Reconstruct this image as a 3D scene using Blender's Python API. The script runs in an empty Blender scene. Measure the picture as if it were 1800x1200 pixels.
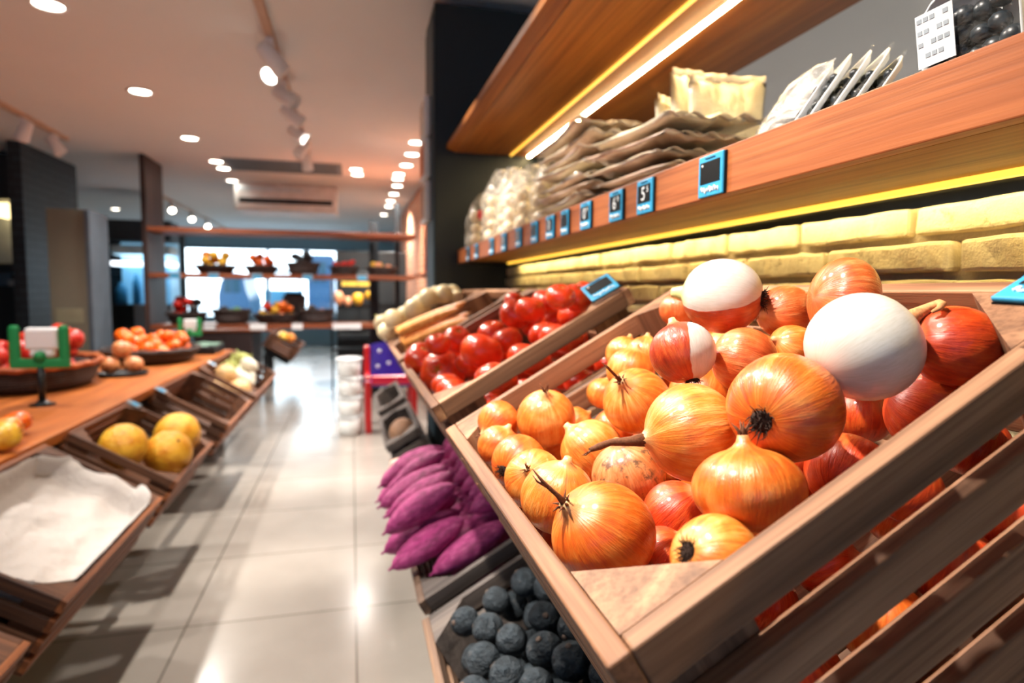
import bpy, bmesh, math, random
import numpy as np
from mathutils import Vector, Matrix, Euler, noise

random.seed(7)
SC = bpy.context.scene
COL = SC.collection
PI = math.pi

# ------------------------------------------------------------------ camera
F_PX = 1095.0
CAM_H = 1.25
yaw, pitch, roll = math.radians(14.4), math.radians(-4.5), math.radians(0.4)
Fv = Vector((math.sin(yaw) * math.cos(pitch), math.cos(yaw) * math.cos(pitch), math.sin(pitch)))
Rv = Vector((math.cos(yaw), -math.sin(yaw), 0))
Uv = Rv.cross(Fv)
R2 = math.cos(roll) * Rv + math.sin(roll) * Uv
U2 = -math.sin(roll) * Rv + math.cos(roll) * Uv
CAM = Vector((0, 0, CAM_H))


def ray(px, py):
    return R2 * ((px - 900) / F_PX) - U2 * ((py - 600) / F_PX) + Fv


def hit(px, py, p, n):
    r = ray(px, py)
    return CAM + r * (n.dot(p - CAM) / n.dot(r))


def at_x(px, py, x):
    return hit(px, py, Vector((x, 0, 0)), Vector((1, 0, 0)))


def at_y(px, py, y):
    return hit(px, py, Vector((0, y, 0)), Vector((0, 1, 0)))


def at_z(px, py, z):
    return hit(px, py, Vector((0, 0, z)), Vector((0, 0, 1)))


def at_d(px, py, d):
    return CAM + ray(px, py) * d


cam_data = bpy.data.cameras.new('camera')
cam = bpy.data.objects.new('camera', cam_data)
COL.objects.link(cam)
cam.matrix_world = Matrix(((R2.x, U2.x, -Fv.x, CAM.x), (R2.y, U2.y, -Fv.y, CAM.y), (R2.z, U2.z, -Fv.z, CAM.z), (0, 0, 0, 1)))
cam_data.sensor_width = 36.0
cam_data.lens = F_PX / 1800 * 36.0
cam_data.clip_start = 0.02
cam_data.dof.use_dof = True
cam_data.dof.focus_distance = 0.56
cam_data.dof.aperture_fstop = 4.2
SC.camera = cam

SC.view_settings.view_transform = 'Standard'
SC.view_settings.look = 'None'
SC.view_settings.gamma = 1
SC.view_settings.exposure = 0.62
SC.view_settings.use_curve_mapping = False


# ------------------------------------------------------------------ colour + materials
def lin(c):
    if isinstance(c, str):
        c = c.lstrip('#')
        c = [int(c[i:i + 2], 16) / 255 for i in (0, 2, 4)]
        c = [v / 12.92 if v <= 0.04045 else ((v + 0.055) / 1.055) ** 2.4 for v in c]
    return (c[0], c[1], c[2], 1)


class NT:
    def __init__(self, name):
        self.m = bpy.data.materials.new(name)
        self.m.use_nodes = True
        self.t = self.m.node_tree
        self.b = self.t.nodes['Principled BSDF']
        self.out = self.t.nodes['Material Output']

    def n(self, ty, **kw):
        nd = self.t.nodes.new(ty)
        for k, v in kw.items():
            if k.startswith('i_'):
                nd.inputs[k[2:].replace('_', ' ')].default_value = v
            else:
                setattr(nd, k, v)
        return nd

    def l(self, a, b):
        self.t.links.new(a, b)

    def math(self, op, a, b=None, clamp=False):
        nd = self.n('ShaderNodeMath', operation=op, use_clamp=clamp)
        for i, v in enumerate((a, b)):
            if v is None:
                continue
            if isinstance(v, (int, float)):
                nd.inputs[i].default_value = v
            else:
                self.l(v, nd.inputs[i])
        return nd.outputs[0]

    def mix(self, f, a, b):
        nd = self.n('ShaderNodeMix', data_type='RGBA')
        for sock, v in ((nd.inputs[0], f), (nd.inputs[6], a), (nd.inputs[7], b)):
            if isinstance(v, (int, float)):
                sock.default_value = v
            elif isinstance(v, (tuple, list)):
                sock.default_value = v
            else:
                self.l(v, sock)
        return nd.outputs[2]

    def ramp(self, f, stops):
        nd = self.n('ShaderNodeValToRGB')
        e = nd.color_ramp.elements
        while len(e) < len(stops):
            e.new(0.5)
        for el, (p, c) in zip(e, stops):
            el.position = p
            el.color = c if len(c) == 4 else (*c, 1)
        self.l(f, nd.inputs[0])
        return nd.outputs[0]

    def coords(self, scale=(1, 1, 1), kind='Object', rnd=True):
        tc = self.n('ShaderNodeTexCoord')
        mp = self.n('ShaderNodeMapping')
        mp.inputs['Scale'].default_value = scale
        self.l(tc.outputs[kind], mp.inputs['Vector'])
        if rnd:
            oi = self.n('ShaderNodeObjectInfo')
            cx = self.n('ShaderNodeCombineXYZ')
            m1 = self.math('MULTIPLY', oi.outputs['Random'], 17.0)
            for i in range(3):
                self.l(m1, cx.inputs[i])
            self.l(cx.outputs[0], mp.inputs['Location'])
        return mp.outputs[0]

    def noise(self, vec, scale, detail=4, rough=0.55, dist=0.0):
        nd = self.n('ShaderNodeTexNoise')
        nd.inputs['Scale'].default_value = scale
        nd.inputs['Detail'].default_value = detail
        nd.inputs['Roughness'].default_value = rough
        nd.inputs['Distortion'].default_value = dist
        self.l(vec, nd.inputs['Vector'])
        return nd.outputs['Fac']

    def bump(self, h, strength=0.3, dist=0.002):
        nd = self.n('ShaderNodeBump')
        nd.inputs['Strength'].default_value = strength
        nd.inputs['Distance'].default_value = dist
        self.l(h, nd.inputs['Height'])
        self.l(nd.outputs[0], self.b.inputs['Normal'])

    def set(self, **kw):
        for k, v in kw.items():
            k = {'color': 'Base Color', 'rough': 'Roughness', 'metal': 'Metallic', 'spec': 'Specular IOR Level', 'coat': 'Coat Weight',
                 'coatr': 'Coat Roughness', 'sss': 'Subsurface Weight', 'ssr': 'Subsurface Radius', 'sssc': 'Subsurface Scale', 'trans': 'Transmission Weight', 'alpha': 'Alpha',
                 'emit': 'Emission Color', 'emits': 'Emission Strength', 'sheen': 'Sheen Weight'}[k]
            if hasattr(v, 'is_output') or hasattr(v, 'links'):
                self.l(v, self.b.inputs[k])
            else:
                self.b.inputs[k].default_value = v


def m_plain(name, col, rough=0.5, spec=0.5, var=0.12, scale=8, bump=0.0, metal=0.0, **kw):
    t = NT(name)
    c = lin(col)
    v = t.coords()
    nz = t.noise(v, scale)
    lo = tuple(x * (1 - var) for x in c[:3]) + (1,)
    hi = tuple(min(1, x * (1 + var)) for x in c[:3]) + (1,)
    t.set(color=t.ramp(nz, [(0.3, lo), (0.7, hi)]), rough=rough, spec=spec, metal=metal, **kw)
    if bump:
        t.bump(t.noise(v, scale * 4), bump, 0.003)
    return t.m


def m_emit(name, col, strength):
    t = NT(name)
    t.set(color=(0.8, 0.8, 0.8, 1), emit=lin(col), emits=strength)
    return t.m


def m_wood(name, dark, mid, light, axis='x', rough=0.55, fine=1.0, spec=0.3):
    t = NT(name)
    k = {'x': (1.2, 26, 26), 'y': (26, 1.2, 26), 'z': (26, 26, 1.2)}[axis]
    v = t.coords(tuple(a * fine for a in k))
    n1 = t.noise(v, 1.0, 5, 0.6, 0.6)
    k2 = {'x': (4, 190, 190), 'y': (190, 4, 190), 'z': (190, 190, 4)}[axis]
    v2 = t.coords(tuple(a * fine for a in k2))
    n2 = t.noise(v2, 1.0, 3, 0.6)
    base = t.ramp(n1, [(0.28, lin(dark)), (0.5, lin(mid)), (0.74, lin(light))])
    streak = t.ramp(n2, [(0.36, (0.6, 0.56, 0.54, 1)), (0.56, (1, 1, 1, 1))])
    mul = t.n('ShaderNodeMix', data_type='RGBA', blend_type='MULTIPLY')
    mul.inputs[0].default_value = 0.7
    t.l(base, mul.inputs[6])
    t.l(streak, mul.inputs[7])
    t.set(color=mul.outputs[2], rough=rough, spec=spec)
    t.bump(n2, 0.25, 0.0012)
    return t.m


def m_onion(name, deep, mid, gold, peel=None, dirty=0.0, neck='#D9B27A', peel_noise=0.25):
    """dry onion skin: streaks along the meridians, paler papery neck; peel = (direction, threshold) shows the white layer"""
    t = NT(name)
    tc = t.n('ShaderNodeTexCoord')
    sp = t.n('ShaderNodeSeparateXYZ')
    t.l(tc.outputs['Object'], sp.inputs[0])
    x, y, z = sp.outputs
    ln = t.math('SQRT', t.math('ADD', t.math('ADD', t.math('MULTIPLY', x, x), t.math('MULTIPLY', y, y)), 0.0009))
    cx = t.n('ShaderNodeCombineXYZ')
    oi = t.n('ShaderNodeObjectInfo')
    off = t.math('MULTIPLY', oi.outputs['Random'], 9.0)
    t.l(t.math('ADD', t.math('DIVIDE', x, ln), off), cx.inputs[0])
    t.l(t.math('ADD', t.math('DIVIDE', y, ln), off), cx.inputs[1])
    t.l(t.math('MULTIPLY', z, 0.16), cx.inputs[2])
    streak = t.noise(cx.outputs[0], 7.0, 5, 0.62)
    fine = t.noise(cx.outputs[0], 26.0, 3, 0.6)
    vo = t.coords()
    blotch = t.noise(vo, 1.5, 3, 0.5, 0.4)
    s = t.math('ADD', t.math('MULTIPLY', streak, 0.55), t.math('MULTIPLY', blotch, 0.55))
    col = t.ramp(s, [(0.38, lin(deep)), (0.54, lin(mid)), (0.72, lin(gold))])
    fl = t.ramp(fine, [(0.36, (0.62, 0.5, 0.44, 1)), (0.5, (1, 1, 1, 1))])
    mul = t.n('ShaderNodeMix', data_type='RGBA', blend_type='MULTIPLY')
    mul.inputs[0].default_value = 0.25
    t.l(col, mul.inputs[6])
    t.l(fl, mul.inputs[7])
    col = mul.outputs[2]
    # papery neck
    nk = t.n('ShaderNodeMapRange')
    nk.inputs[1].default_value = 0.86
    nk.inputs[2].default_value = 1.15
    t.l(z, nk.inputs[0])
    col = t.mix(nk.outputs[0], col, lin(neck))
    if dirty:
        dn = t.noise(vo, 3.2, 6, 0.7)
        dm = t.ramp(dn, [(0.5, (0, 0, 0, 1)), (0.62, (dirty, dirty, dirty, 1))])
        col = t.mix(dm, col, lin('#4a3526'))
    rough = 0.36
    if peel:
        d, th = peel
        d = Vector(d).normalized()
        dp = t.n('ShaderNodeVectorMath', operation='DOT_PRODUCT')
        t.l(tc.outputs['Object'], dp.inputs[0])
        dp.inputs[1].default_value = d
        pn = t.noise(vo, 1.6, 3, 0.5)
        val = t.math('ADD', dp.outputs['Value'], t.math('MULTIPLY', t.math('SUBTRACT', pn, 0.5), peel_noise))
        mk = t.n('ShaderNodeMapRange')
        mk.inputs[1].default_value = th - 0.012
        mk.inputs[2].default_value = th + 0.012
        t.l(val, mk.inputs[0])
        wl = t.ramp(fine, [(0.3, lin('#CFCBBE')), (0.6, lin('#DCD9D0'))])
        fineb = t.math('MULTIPLY', fine, t.math('SUBTRACT', 1.0, mk.outputs[0]))
        streak = t.math('MULTIPLY', streak, t.math('SUBTRACT', 1.0, mk.outputs[0]))
        gz = t.n('ShaderNodeMapRange')
        gz.inputs[1].default_value = 0.72
        gz.inputs[2].default_value = 1.0
        t.l(z, gz.inputs[0])
        wl = t.mix(gz.outputs[0], wl, lin('#C9CF8A'))
        col = t.mix(mk.outputs[0], col, wl)
    t.set(color=col, rough=rough, spec=0.6, coat=0.45, coatr=0.16)
    t.bump(t.math('ADD', t.math('MULTIPLY', streak, 0.6), t.math('MULTIPLY', fineb if peel else fine, 0.4)), 0.22, 0.03)
    return t.m


def m_wicker(name, dark, light):
    t = NT(name)
    v = t.coords((1, 1, 1), rnd=False)
    w = t.n('ShaderNodeTexWave', wave_type='BANDS', bands_direction='Z')
    w.inputs['Scale'].default_value = 22
    w.inputs['Distortion'].default_value = 3
    w.inputs['Detail Scale'].default_value = 6
    t.l(v, w.inputs['Vector'])
    t.set(color=t.ramp(w.outputs['Fac'], [(0.2, lin(dark)), (0.9, lin(light))]), rough=0.6)
    t.bump(w.outputs['Fac'], 0.8, 0.01)
    return t.m


def m_film(name, col, rough=0.18, alpha=0.35):
    """clear plastic film: mostly see-through with a glossy coat"""
    t = NT(name)
    t.b.inputs['Base Color'].default_value = lin(col)
    t.set(rough=rough, spec=0.8, coat=0.6, coatr=0.12)
    v = t.coords()
    nz = t.noise(v, 22, 5, 0.6, 1.5)
    t.bump(nz, 0.8, 0.012)
    tr = t.n('ShaderNodeBsdfTransparent')
    mx = t.n('ShaderNodeMixShader')
    al = t.ramp(nz, [(0.42, (alpha * 0.5,) * 3 + (1,)), (0.62, (min(1, alpha * 1.8),) * 3 + (1,))])
    t.l(al, mx.inputs[0])
    t.l(tr.outputs[0], mx.inputs[1])
    t.l(t.b.outputs[0], mx.inputs[2])
    t.l(mx.outputs[0], t.out.inputs['Surface'])
    return t.m


def m_glass(name, tint='#E8F4F8', refl=0.08):
    t = NT(name)
    tr = t.n('ShaderNodeBsdfTransparent')
    tr.inputs[0].default_value = lin(tint)
    gl = t.n('ShaderNodeBsdfGlossy')
    gl.inputs['Roughness'].default_value = 0.02
    mx = t.n('ShaderNodeMixShader')
    mx.inputs[0].default_value = refl
    t.l(tr.outputs[0], mx.inputs[1])
    t.l(gl.outputs[0], mx.inputs[2])
    t.l(mx.outputs[0], t.out.inputs['Surface'])
    return t.m


# ------------------------------------------------------------------ mesh building
class MB:
    """collects shapes, then builds ONE mesh object"""

    def __init__(self):
        self.bm = bmesh.new()

    def box(self, lo, hi, bevel=0.0, m=None, mi=0):
        lo, hi = Vector(lo), Vector(hi)
        c, s = (lo + hi) / 2, hi - lo
        mt = Matrix.Translation(c) @ Matrix.Diagonal((s.x, s.y, s.z, 1))
        if m is not None:
            mt = m @ mt
        r = bmesh.ops.create_cube(self.bm, size=1, matrix=mt)
        fs = set(f for v in r['verts'] for f in v.link_faces)
        for f in fs:
            f.material_index = mi
        if bevel:
            es = list(set(e for v in r['verts'] for e in v.link_edges))
            bmesh.ops.bevel(self.bm, geom=es, offset=bevel, segments=2, affect='EDGES', profile=0.5)
        return self

    def prism(self, pts, z0, z1, m=None):
        """outline in xy, extruded along z"""
        a = [self.bm.verts.new((m or Matrix()) @ Vector((p[0], p[1], z0))) for p in pts]
        b = [self.bm.verts.new((m or Matrix()) @ Vector((p[0], p[1], z1))) for p in pts]
        n = len(pts)
        self.bm.faces.new(a[::-1])
        self.bm.faces.new(b)
        for i in range(n):
            self.bm.faces.new((a[i], a[(i + 1) % n], b[(i + 1) % n], b[i]))
        return self

    def lathe(self, prof, seg=32, m=None, wob=None, mi=0, cap=True):
        """prof = [(r, z)...] turned around z; wob(phi, i) scales the radius"""
        m = m or Matrix()
        rings = []
        for i, (r, z) in enumerate(prof):
            if r < 1e-6:
                rings.append([self.bm.verts.new(m @ Vector((0, 0, z)))])
                continue
            ring = []
            for k in range(seg):
                p = 2 * PI * k / seg
                q = r * (wob(p, i) if wob else 1)
                ring.append(self.bm.verts.new(m @ Vector((q * math.cos(p), q * math.sin(p), z))))
            rings.append(ring)
        for a, b in zip(rings, rings[1:]):
            for k in range(seg):
                k2 = (k + 1) % seg
                if len(a) == 1 and len(b) == 1:
                    continue
                if len(a) == 1:
                    f = self.bm.faces.new((a[0], b[k2], b[k]))
                elif len(b) == 1:
                    f = self.bm.faces.new((a[k], a[k2], b[0]))
                else:
                    f = self.bm.faces.new((a[k], a[k2], b[k2], b[k]))
                f.smooth = True
                f.material_index = mi
        if cap:
            for ring, rev in ((rings[0], True), (rings[-1], False)):
                if len(ring) > 2:
                    f = self.bm.faces.new(ring[::-1] if rev else ring)
                    f.material_index = mi
        return self

    def tube(self, pts, rad, seg=8, m=None, mi=0):
        pts = [Vector(p) for p in pts]
        if not isinstance(rad, (list, tuple)):
            rad = [rad] * len(pts)
        m = m or Matrix()
        rings = []
        ref = Vector((0.31, 0.52, 0.8)).normalized()
        for i, p in enumerate(pts):
            t = (pts[min(i + 1, len(pts) - 1)] - pts[max(i - 1, 0)]).normalized()
            if abs(t.dot(ref)) > 0.97:
                ref = Vector((0.9, -0.3, 0.1)).normalized()
            u = (ref - t * ref.dot(t)).normalized()
            ref = u
            w = t.cross(u)
            rings.append([self.bm.verts.new(m @ (p + (u * math.cos(2 * PI * k / seg) + w * math.sin(2 * PI * k / seg)) * rad[i])) for k in range(seg)])
        for a, b in zip(rings, rings[1:]):
            for k in range(seg):
                f = self.bm.faces.new((a[k], a[(k + 1) % seg], b[(k + 1) % seg], b[k]))
                f.smooth = True
                f.material_index = mi
        self.bm.faces.new(rings[0][::-1]).material_index = mi
        self.bm.faces.new(rings[-1]).material_index = mi
        return self

    def grid(self, fn, nu, nv, smooth=True, close=False, mi=0):
        vs = [[self.bm.verts.new(fn(i / nu, j / nv)) for j in range(nv + 1)] for i in range(nu + 1)]
        for i in range(nu):
            for j in range(nv):
                f = self.bm.faces.new((vs[i][j], vs[i + 1][j], vs[i + 1][j + 1], vs[i][j + 1]))
                f.smooth = smooth
                f.material_index = mi
        return self

    def ball(self, c, r, sub=2, m=None, sc=(1, 1, 1), mi=0):
        mt = Matrix.Translation(Vector(c)) @ Matrix.Diagonal((r * sc[0], r * sc[1], r * sc[2], 1))
        if m is not None:
            mt = m @ mt
        res = bmesh.ops.create_icosphere(self.bm, subdivisions=sub, radius=1, matrix=mt)
        for v in res['verts']:
            for f in v.link_faces:
                f.smooth = True
                f.material_index = mi
        return self

    def build(self, name, mats, parent=None, loc=None):
        me = bpy.data.meshes.new(name)
        bmesh.ops.recalc_face_normals(self.bm, faces=self.bm.faces)
        self.bm.to_mesh(me)
        self.bm.free()
        for m in (mats if isinstance(mats, (list, tuple)) else [mats]):
            me.materials.append(m)
        o = bpy.data.objects.new(name, me)
        COL.objects.link(o)
        if parent:
            o.parent = parent
        if loc is not None:
            o.location = loc
        return o


def tag(o, label, cat, group=None, kind=None):
    o['label'] = label
    o['category'] = cat
    if group:
        o['group'] = group
    if kind:
        o['kind'] = kind
    return o


def thing(name, label, cat, loc=(0, 0, 0), group=None, mat=None):
    o = bpy.data.objects.new(name, None)
    o.empty_display_size = 0.05
    COL.objects.link(o)
    if mat is not None:
        o.matrix_world = mat
    else:
        o.location = loc
    return tag(o, label, cat, group)


def struct(o):
    o['kind'] = 'structure'
    return o


def copy_tree(o, parent=None):
    c = o.copy()
    COL.objects.link(c)
    if parent:
        c.parent = parent
    for ch in list(o.children):
        copy_tree(ch, c)
    return c


def mesh_copy(name, src, mat=None, parent=None):
    """another object on the same mesh; mat gives it a material of its own"""
    c = bpy.data.objects.new(name, src.data)
    COL.objects.link(c)
    if mat is not None:
        c.material_slots[0].link = 'OBJECT'
        c.material_slots[0].material = mat
    if parent:
        c.parent = parent
    return c


ORD = 'first second third fourth fifth sixth seventh eighth ninth tenth eleventh twelfth thirteenth fourteenth fifteenth sixteenth seventeenth eighteenth nineteenth twentieth'.split()
ORD += ['twenty-' + w for w in ORD[:9]] + ['thirtieth'] + ['thirty-' + w for w in ORD[:9]]


def axes_to(z, twist=0.0):
    """rotation matrix that turns local +z towards z"""
    z = Vector(z).normalized()
    q = Vector((0, 0, 1)).rotation_difference(z)
    return q.to_matrix().to_4x4() @ Matrix.Rotation(twist, 4, 'Z')


def view_dir(r, u, t):
    """a direction given as right, up, towards the camera"""
    return (R2 * r + U2 * u - Fv * t).normalized()
# ------------------------------------------------------------------ materials
W_X = m_wood('crate_wood_along_slats', '#5A4030', '#8C664C', '#B88F6E', 'x')
W_Y = m_wood('crate_wood_end_boards', '#664430', '#986C4E', '#C2966E', 'y')
W_Z = m_wood('crate_wood_posts', '#5A4030', '#8C664C', '#B08866', 'z')
WL_X = m_wood('grey_crate_wood_along_slats', '#3F3A38', '#625A56', '#857A72', 'x')  # lower tier crates: greyer and darker than the upper ones
WL_Y = m_wood('grey_crate_wood_end_boards', '#4A3D34', '#7A6252', '#A5805F', 'y')
WD_X = m_wood('dark_crate_wood_along_slats', '#3A2720', '#5E4030', '#86593E', 'x')
WD_Y = m_wood('dark_crate_wood_end_boards', '#4A2C1D', '#7C4A2D', '#A8683F', 'y')
SHELF_W = m_wood('shelf_oiled_wood', '#6B3A22', '#96552F', '#B87243', 'y', 0.42, 0.7)
TABLE_W = m_wood('table_oiled_wood', '#8A4A24', '#B4662F', '#CC7F42', 'y', 0.38, 0.5)
BACK_W = m_wood('back_shelf_wood', '#5A2E1C', '#8A4A2C', '#B06A40', 'x', 0.5, 0.5)
POST_W = m_wood('dark_stained_wood', '#2B1F1D', '#3F2E2A', '#564039', 'z', 0.5, 0.5)
BLACK = m_plain('black_painted_steel', '#0E1519', 0.45, 0.4, 0.15, 3)
DARKPANEL = m_plain('black_green_panel', '#131D22', 0.5, 0.4, 0.12, 2)
CEIL = m_plain('matt_ceiling_paint', '#D8DCDE', 0.9, 0.2, 0.02, 1.2)
WALLP = m_plain('grey_wall_paint', '#8C9296', 0.85, 0.2, 0.03, 1.5)
DARKWALL = m_plain('dark_wall_paint', '#24292C', 0.8, 0.2, 0.08, 2)
WHITE = m_plain('white_enamel', '#E2E4E6', 0.4, 0.5, 0.03, 2)
WHITEPL = m_plain('white_plastic', '#E6E8EA', 0.35, 0.5, 0.03, 4)
STEEL = m_plain('brushed_steel', '#A8B0B4', 0.35, 0.5, 0.08, 12, metal=0.7)
BLUEPL = m_plain('blue_tag_plastic', '#2F96C4', 0.4, 0.5, 0.05, 30)
BLACKPL = m_plain('black_tag_screen', '#0B1013', 0.3, 0.5, 0.05, 30)
INK = m_plain('white_tag_print', '#DDE6EA', 0.5, 0.3, 0.02, 30)
DKBLUE = m_plain('dark_blue_print', '#0F4F70', 0.5, 0.3, 0.02, 30)
LED = m_emit('led_tube_glow', '#FFDFA0', 60.0)
LEDY = m_emit('amber_led_glow', '#FFC23C', 1.15)
LAMP = m_emit('lamp_glow', '#FFF1DC', 16.0)


# ------------------------------------------------------------------ room
def m_floor():
    t = NT('polished_floor_tiles')
    v = t.coords((1, 1, 1), rnd=False)
    br = t.n('ShaderNodeTexBrick')
    br.offset = 0.0
    br.inputs['Scale'].default_value = 1.0
    br.inputs['Brick Width'].default_value = 0.615
    br.inputs['Row Height'].default_value = 0.615
    br.inputs['Mortar Size'].default_value = 0.004
    br.inputs['Mortar Smooth'].default_value = 0.3
    br.inputs['Color1'].default_value = lin('#9E978F')
    br.inputs['Color2'].default_value = lin('#A69F97')
    br.inputs['Mortar'].default_value = lin('#655E57')
    t.l(v, br.inputs['Vector'])
    nz = t.noise(v, 2.2, 5, 0.6)
    mul = t.n('ShaderNodeMix', data_type='RGBA', blend_type='MULTIPLY')
    mul.inputs[0].default_value = 1.0
    t.l(br.outputs['Color'], mul.inputs[6])
    t.l(t.ramp(nz, [(0.3, (0.84, 0.84, 0.84, 1)), (0.7, (1, 1, 1, 1))]), mul.inputs[7])
    rg = t.n('ShaderNodeMapRange')
    rg.inputs[3].default_value = 0.14
    rg.inputs[4].default_value = 0.26
    t.l(nz, rg.inputs[0])
    t.set(color=mul.outputs[2], rough=rg.outputs[0], spec=0.5)
    return t.m


ZC = 2.6
fl = MB().box((-6.0, -3.2, -0.1), (5.0, 15.6, 0.0)).build('floor', m_floor())
struct(fl)
# tile joints run through (-0.60, y) and (0.03, y)
struct(MB().box((-6.0, -3.2, ZC), (5.0, 15.6, ZC + 0.1)).build('ceiling', CEIL))
struct(MB().box((-6.1, -3.2, 0), (-6.0, 15.6, ZC)).build('wall_left', DARKWALL))
struct(MB().box((5.0, -3.2, 0), (5.1, 15.6, ZC)).build('wall_right', WALLP))
# back wall with the shop window
WX0, WX1, WZ0, WZ1 = -3.75, 0.12, 0.62, 2.22
bw = MB()
bw.box((-6.0, 15.0, 0), (WX0, 15.2, ZC)).box((WX1, 15.0, 0), (5.0, 15.2, ZC))
bw.box((WX0, 15.0, 0), (WX1, 15.2, WZ0)).box((WX0, 15.0, WZ1), (WX1, 15.2, ZC))
struct(bw.build('wall_back', m_plain('blue_grey_paint', '#7FA3B5', 0.8, 0.2, 0.03, 1.5)))
win = struct(MB().box((WX0, 15.08, WZ0), (WX1, 15.10, WZ1)).build('window_1', m_glass('clear_window_glass', '#F4FAFC', .05)))
wf = MB()
for x in (WX0, -1.85, WX1 - 0.05):
    wf.box((x, 15.03, WZ0), (x + 0.05, 15.14, WZ1))
wf.box((WX0, 15.03, WZ0), (WX1, 15.14, WZ0 + 0.05)).box((WX0, 15.03, WZ1 - 0.05), (WX1, 15.14, WZ1))
wf.build('window_frame', m_plain('blue_steel_frame', '#3F6F8C', 0.5), win)
# the shop front behind the camera: a wall with a wide opening to the street
fw = MB()
fw.box((-6.0, -3.2, 0), (-4.6, -3.1, ZC)).box((4.2, -3.2, 0), (5.0, -3.1, ZC)).box((-4.6, -3.2, 2.45), (4.2, -3.1, ZC)).box((-4.6, -3.2, 0), (4.2, -3.1, 0.25))
struct(fw.build('wall_front', WALLP))
w2 = struct(MB().box((-4.6, -3.16, 0.25), (4.2, -3.14, 2.45)).build('window_2', m_glass('dimming_shopfront_glass', '#8894A2')))  # glass tinted dark to hold back the daylight behind the camera
wf = MB()
for x in (-4.6, -1.7, 1.25, 4.15):
    wf.box((x, -3.19, 0.25), (x + 0.05, -3.11, 2.45))
wf.build('window_frame', BLACK, w2)

# outside the window: street slab, van, parasol
struct(MB().box((-30, 15.6, -0.12), (30, 60, -0.02)).build('street', m_plain('pale_paving', '#B9BEC2', 0.8)))
BLUEV = m_plain('blue_car_paint', '#0E3858', 0.35)
DKGL = m_plain('dark_car_glass', '#12303F', 0.2)


def vehicle(name, label, x0, x1, y, prof, body, glass):
    """side outline extruded across; wheels and windows as parts"""
    t = thing(name, label, 'car', (0, y, 0))
    L = x1 - x0
    mt = Matrix.Rotation(PI / 2, 4, 'X')
    m = MB()
    m.prism([(x0 + L * a, b) for a, b in prof], -3.0, 0.0, mt)
    o = m.build('body', body, t)
    for a, b in ((0.2, 0.42), (0.46, 0.7)):
        zt = max(b2 for _, b2 in prof)
        MB().box((x0 + L * a, -0.02, zt * 0.62), (x0 + L * b, 0.0, zt * 0.9), 0.005).build('side_window', glass, t)
    for a in (0.2, 0.8):
        MB().lathe([(0, -0.1), (0.3, -0.1), (0.3, 0.1), (0, 0.1)], 24, Matrix.Translation((x0 + L * a, 0.06, 0.3)) @ mt).build('wheel', BLACK, t)
    return t


vehicle('parked_car', 'dark blue rounded car parked in the street beyond the shop window', -4.6, -3.55, 24.0,
        [(0, .3), (1, .3), (1, .9), (.9, 1.2), (.8, 1.75), (.6, 1.9), (.3, 1.88), (.1, 1.55), (0, 1.1)], BLUEV, DKGL)
vehicle('parked_van', 'blue box van parked in the street beyond the shop window', -1.5, -0.6, 23.0,
        [(0, .3), (1, .3), (1, 2.45), (.9, 2.52), (.05, 2.52), (0, 2.4)], BLUEV, DKGL)
t = thing('street_kiosk', 'pale blue street kiosk seen through the middle of the window', 'kiosk', (-2.6, 27.5, -0.02))
MB().box((-0.85, -0.5, 0), (0.6, 0.5, 1.3), 0.02).build('counter', m_plain('pale_blue_paint', '#3A7898', 0.6), t)
MB().box((-0.9, -0.6, 2.0), (0.65, 0.6, 2.12), 0.02).build('roof', BLUEV, t)
for x in (-0.8, 0.5):
    MB().box((x, -0.45, 1.3), (x + 0.06, -0.39, 2.0)).build('post', BLUEV, t)

# ------------------------------------------------------------------ ceiling fixtures
ring_m = WHITE


def downlight_proto():
    t = thing('ceiling_downlight', '', 'ceiling light')
    MB().lathe([(0.062, 0.0), (0.082, 0.0), (0.082, -0.008), (0.07, -0.010), (0.062, -0.004), (0.062, 0.0)], 28, cap=False).build('trim_ring', ring_m, t)
    MB().lathe([(0, -0.003), (0.063, -0.003), (0.063, -0.0005), (0, -0.0005)], 28).build('diffuser', LAMP, t)
    return t


def spot(name, loc, tgt, power, size=1.2, blend=0.5, col=(1, .86, .68), rad=0.04):
    ld = bpy.data.lights.new(name, 'SPOT')
    ld.energy = power
    ld.spot_size = size
    ld.spot_blend = blend
    ld.color = col
    ld.shadow_soft_size = rad
    o = bpy.data.objects.new(name, ld)
    COL.objects.link(o)
    o.location = loc
    d = Vector(tgt) - Vector(loc)
    o.rotation_euler = d.to_track_quat('-Z', 'Y').to_euler()
    return o


dl0 = downlight_proto()
rowL = [(-1.38, y) for y in (3.53, 4.86, 6.2)] + [(-1.36, 7.22), (-1.36, 7.6), (-1.41, 8.41)]
rowR = [(0.585, 5.8), (0.59, 6.31), (0.58, 6.86), (0.54, 7.4), (0.55, 7.7), (0.578, 8.2), (0.579, 8.9), (0.577, 9.6), (0.583, 10.2), (0.56, 11.3)]
other = [(0.06, 7.25, 'lower of the close pair of round lights near the ceiling slot'), (0.08, 7.55, 'upper of the close pair of round lights right of the ceiling slot'), (-3.82, 11.9, 'lone round light above the service cabinet'), (2.85, 4.94, 'lone round light seen past the top shelf above the flat bags')]
nL = 0
for i, (x, y) in enumerate(rowL):
    o = dl0 if i == 0 else copy_tree(dl0)
    o.location = (x, y, ZC)
    tag(o, 'round white downlight, %s from the front in the row over the fruit table' % ORD[i], 'ceiling light', 'downlights over the fruit table')
for i, (x, y) in enumerate(rowR):
    o = copy_tree(dl0)
    o.location = (x, y, ZC)
    tag(o, 'round warm downlight, %s from the front in the row along the brick wall' % ORD[i], 'ceiling light', 'downlights along the brick wall')
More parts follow.
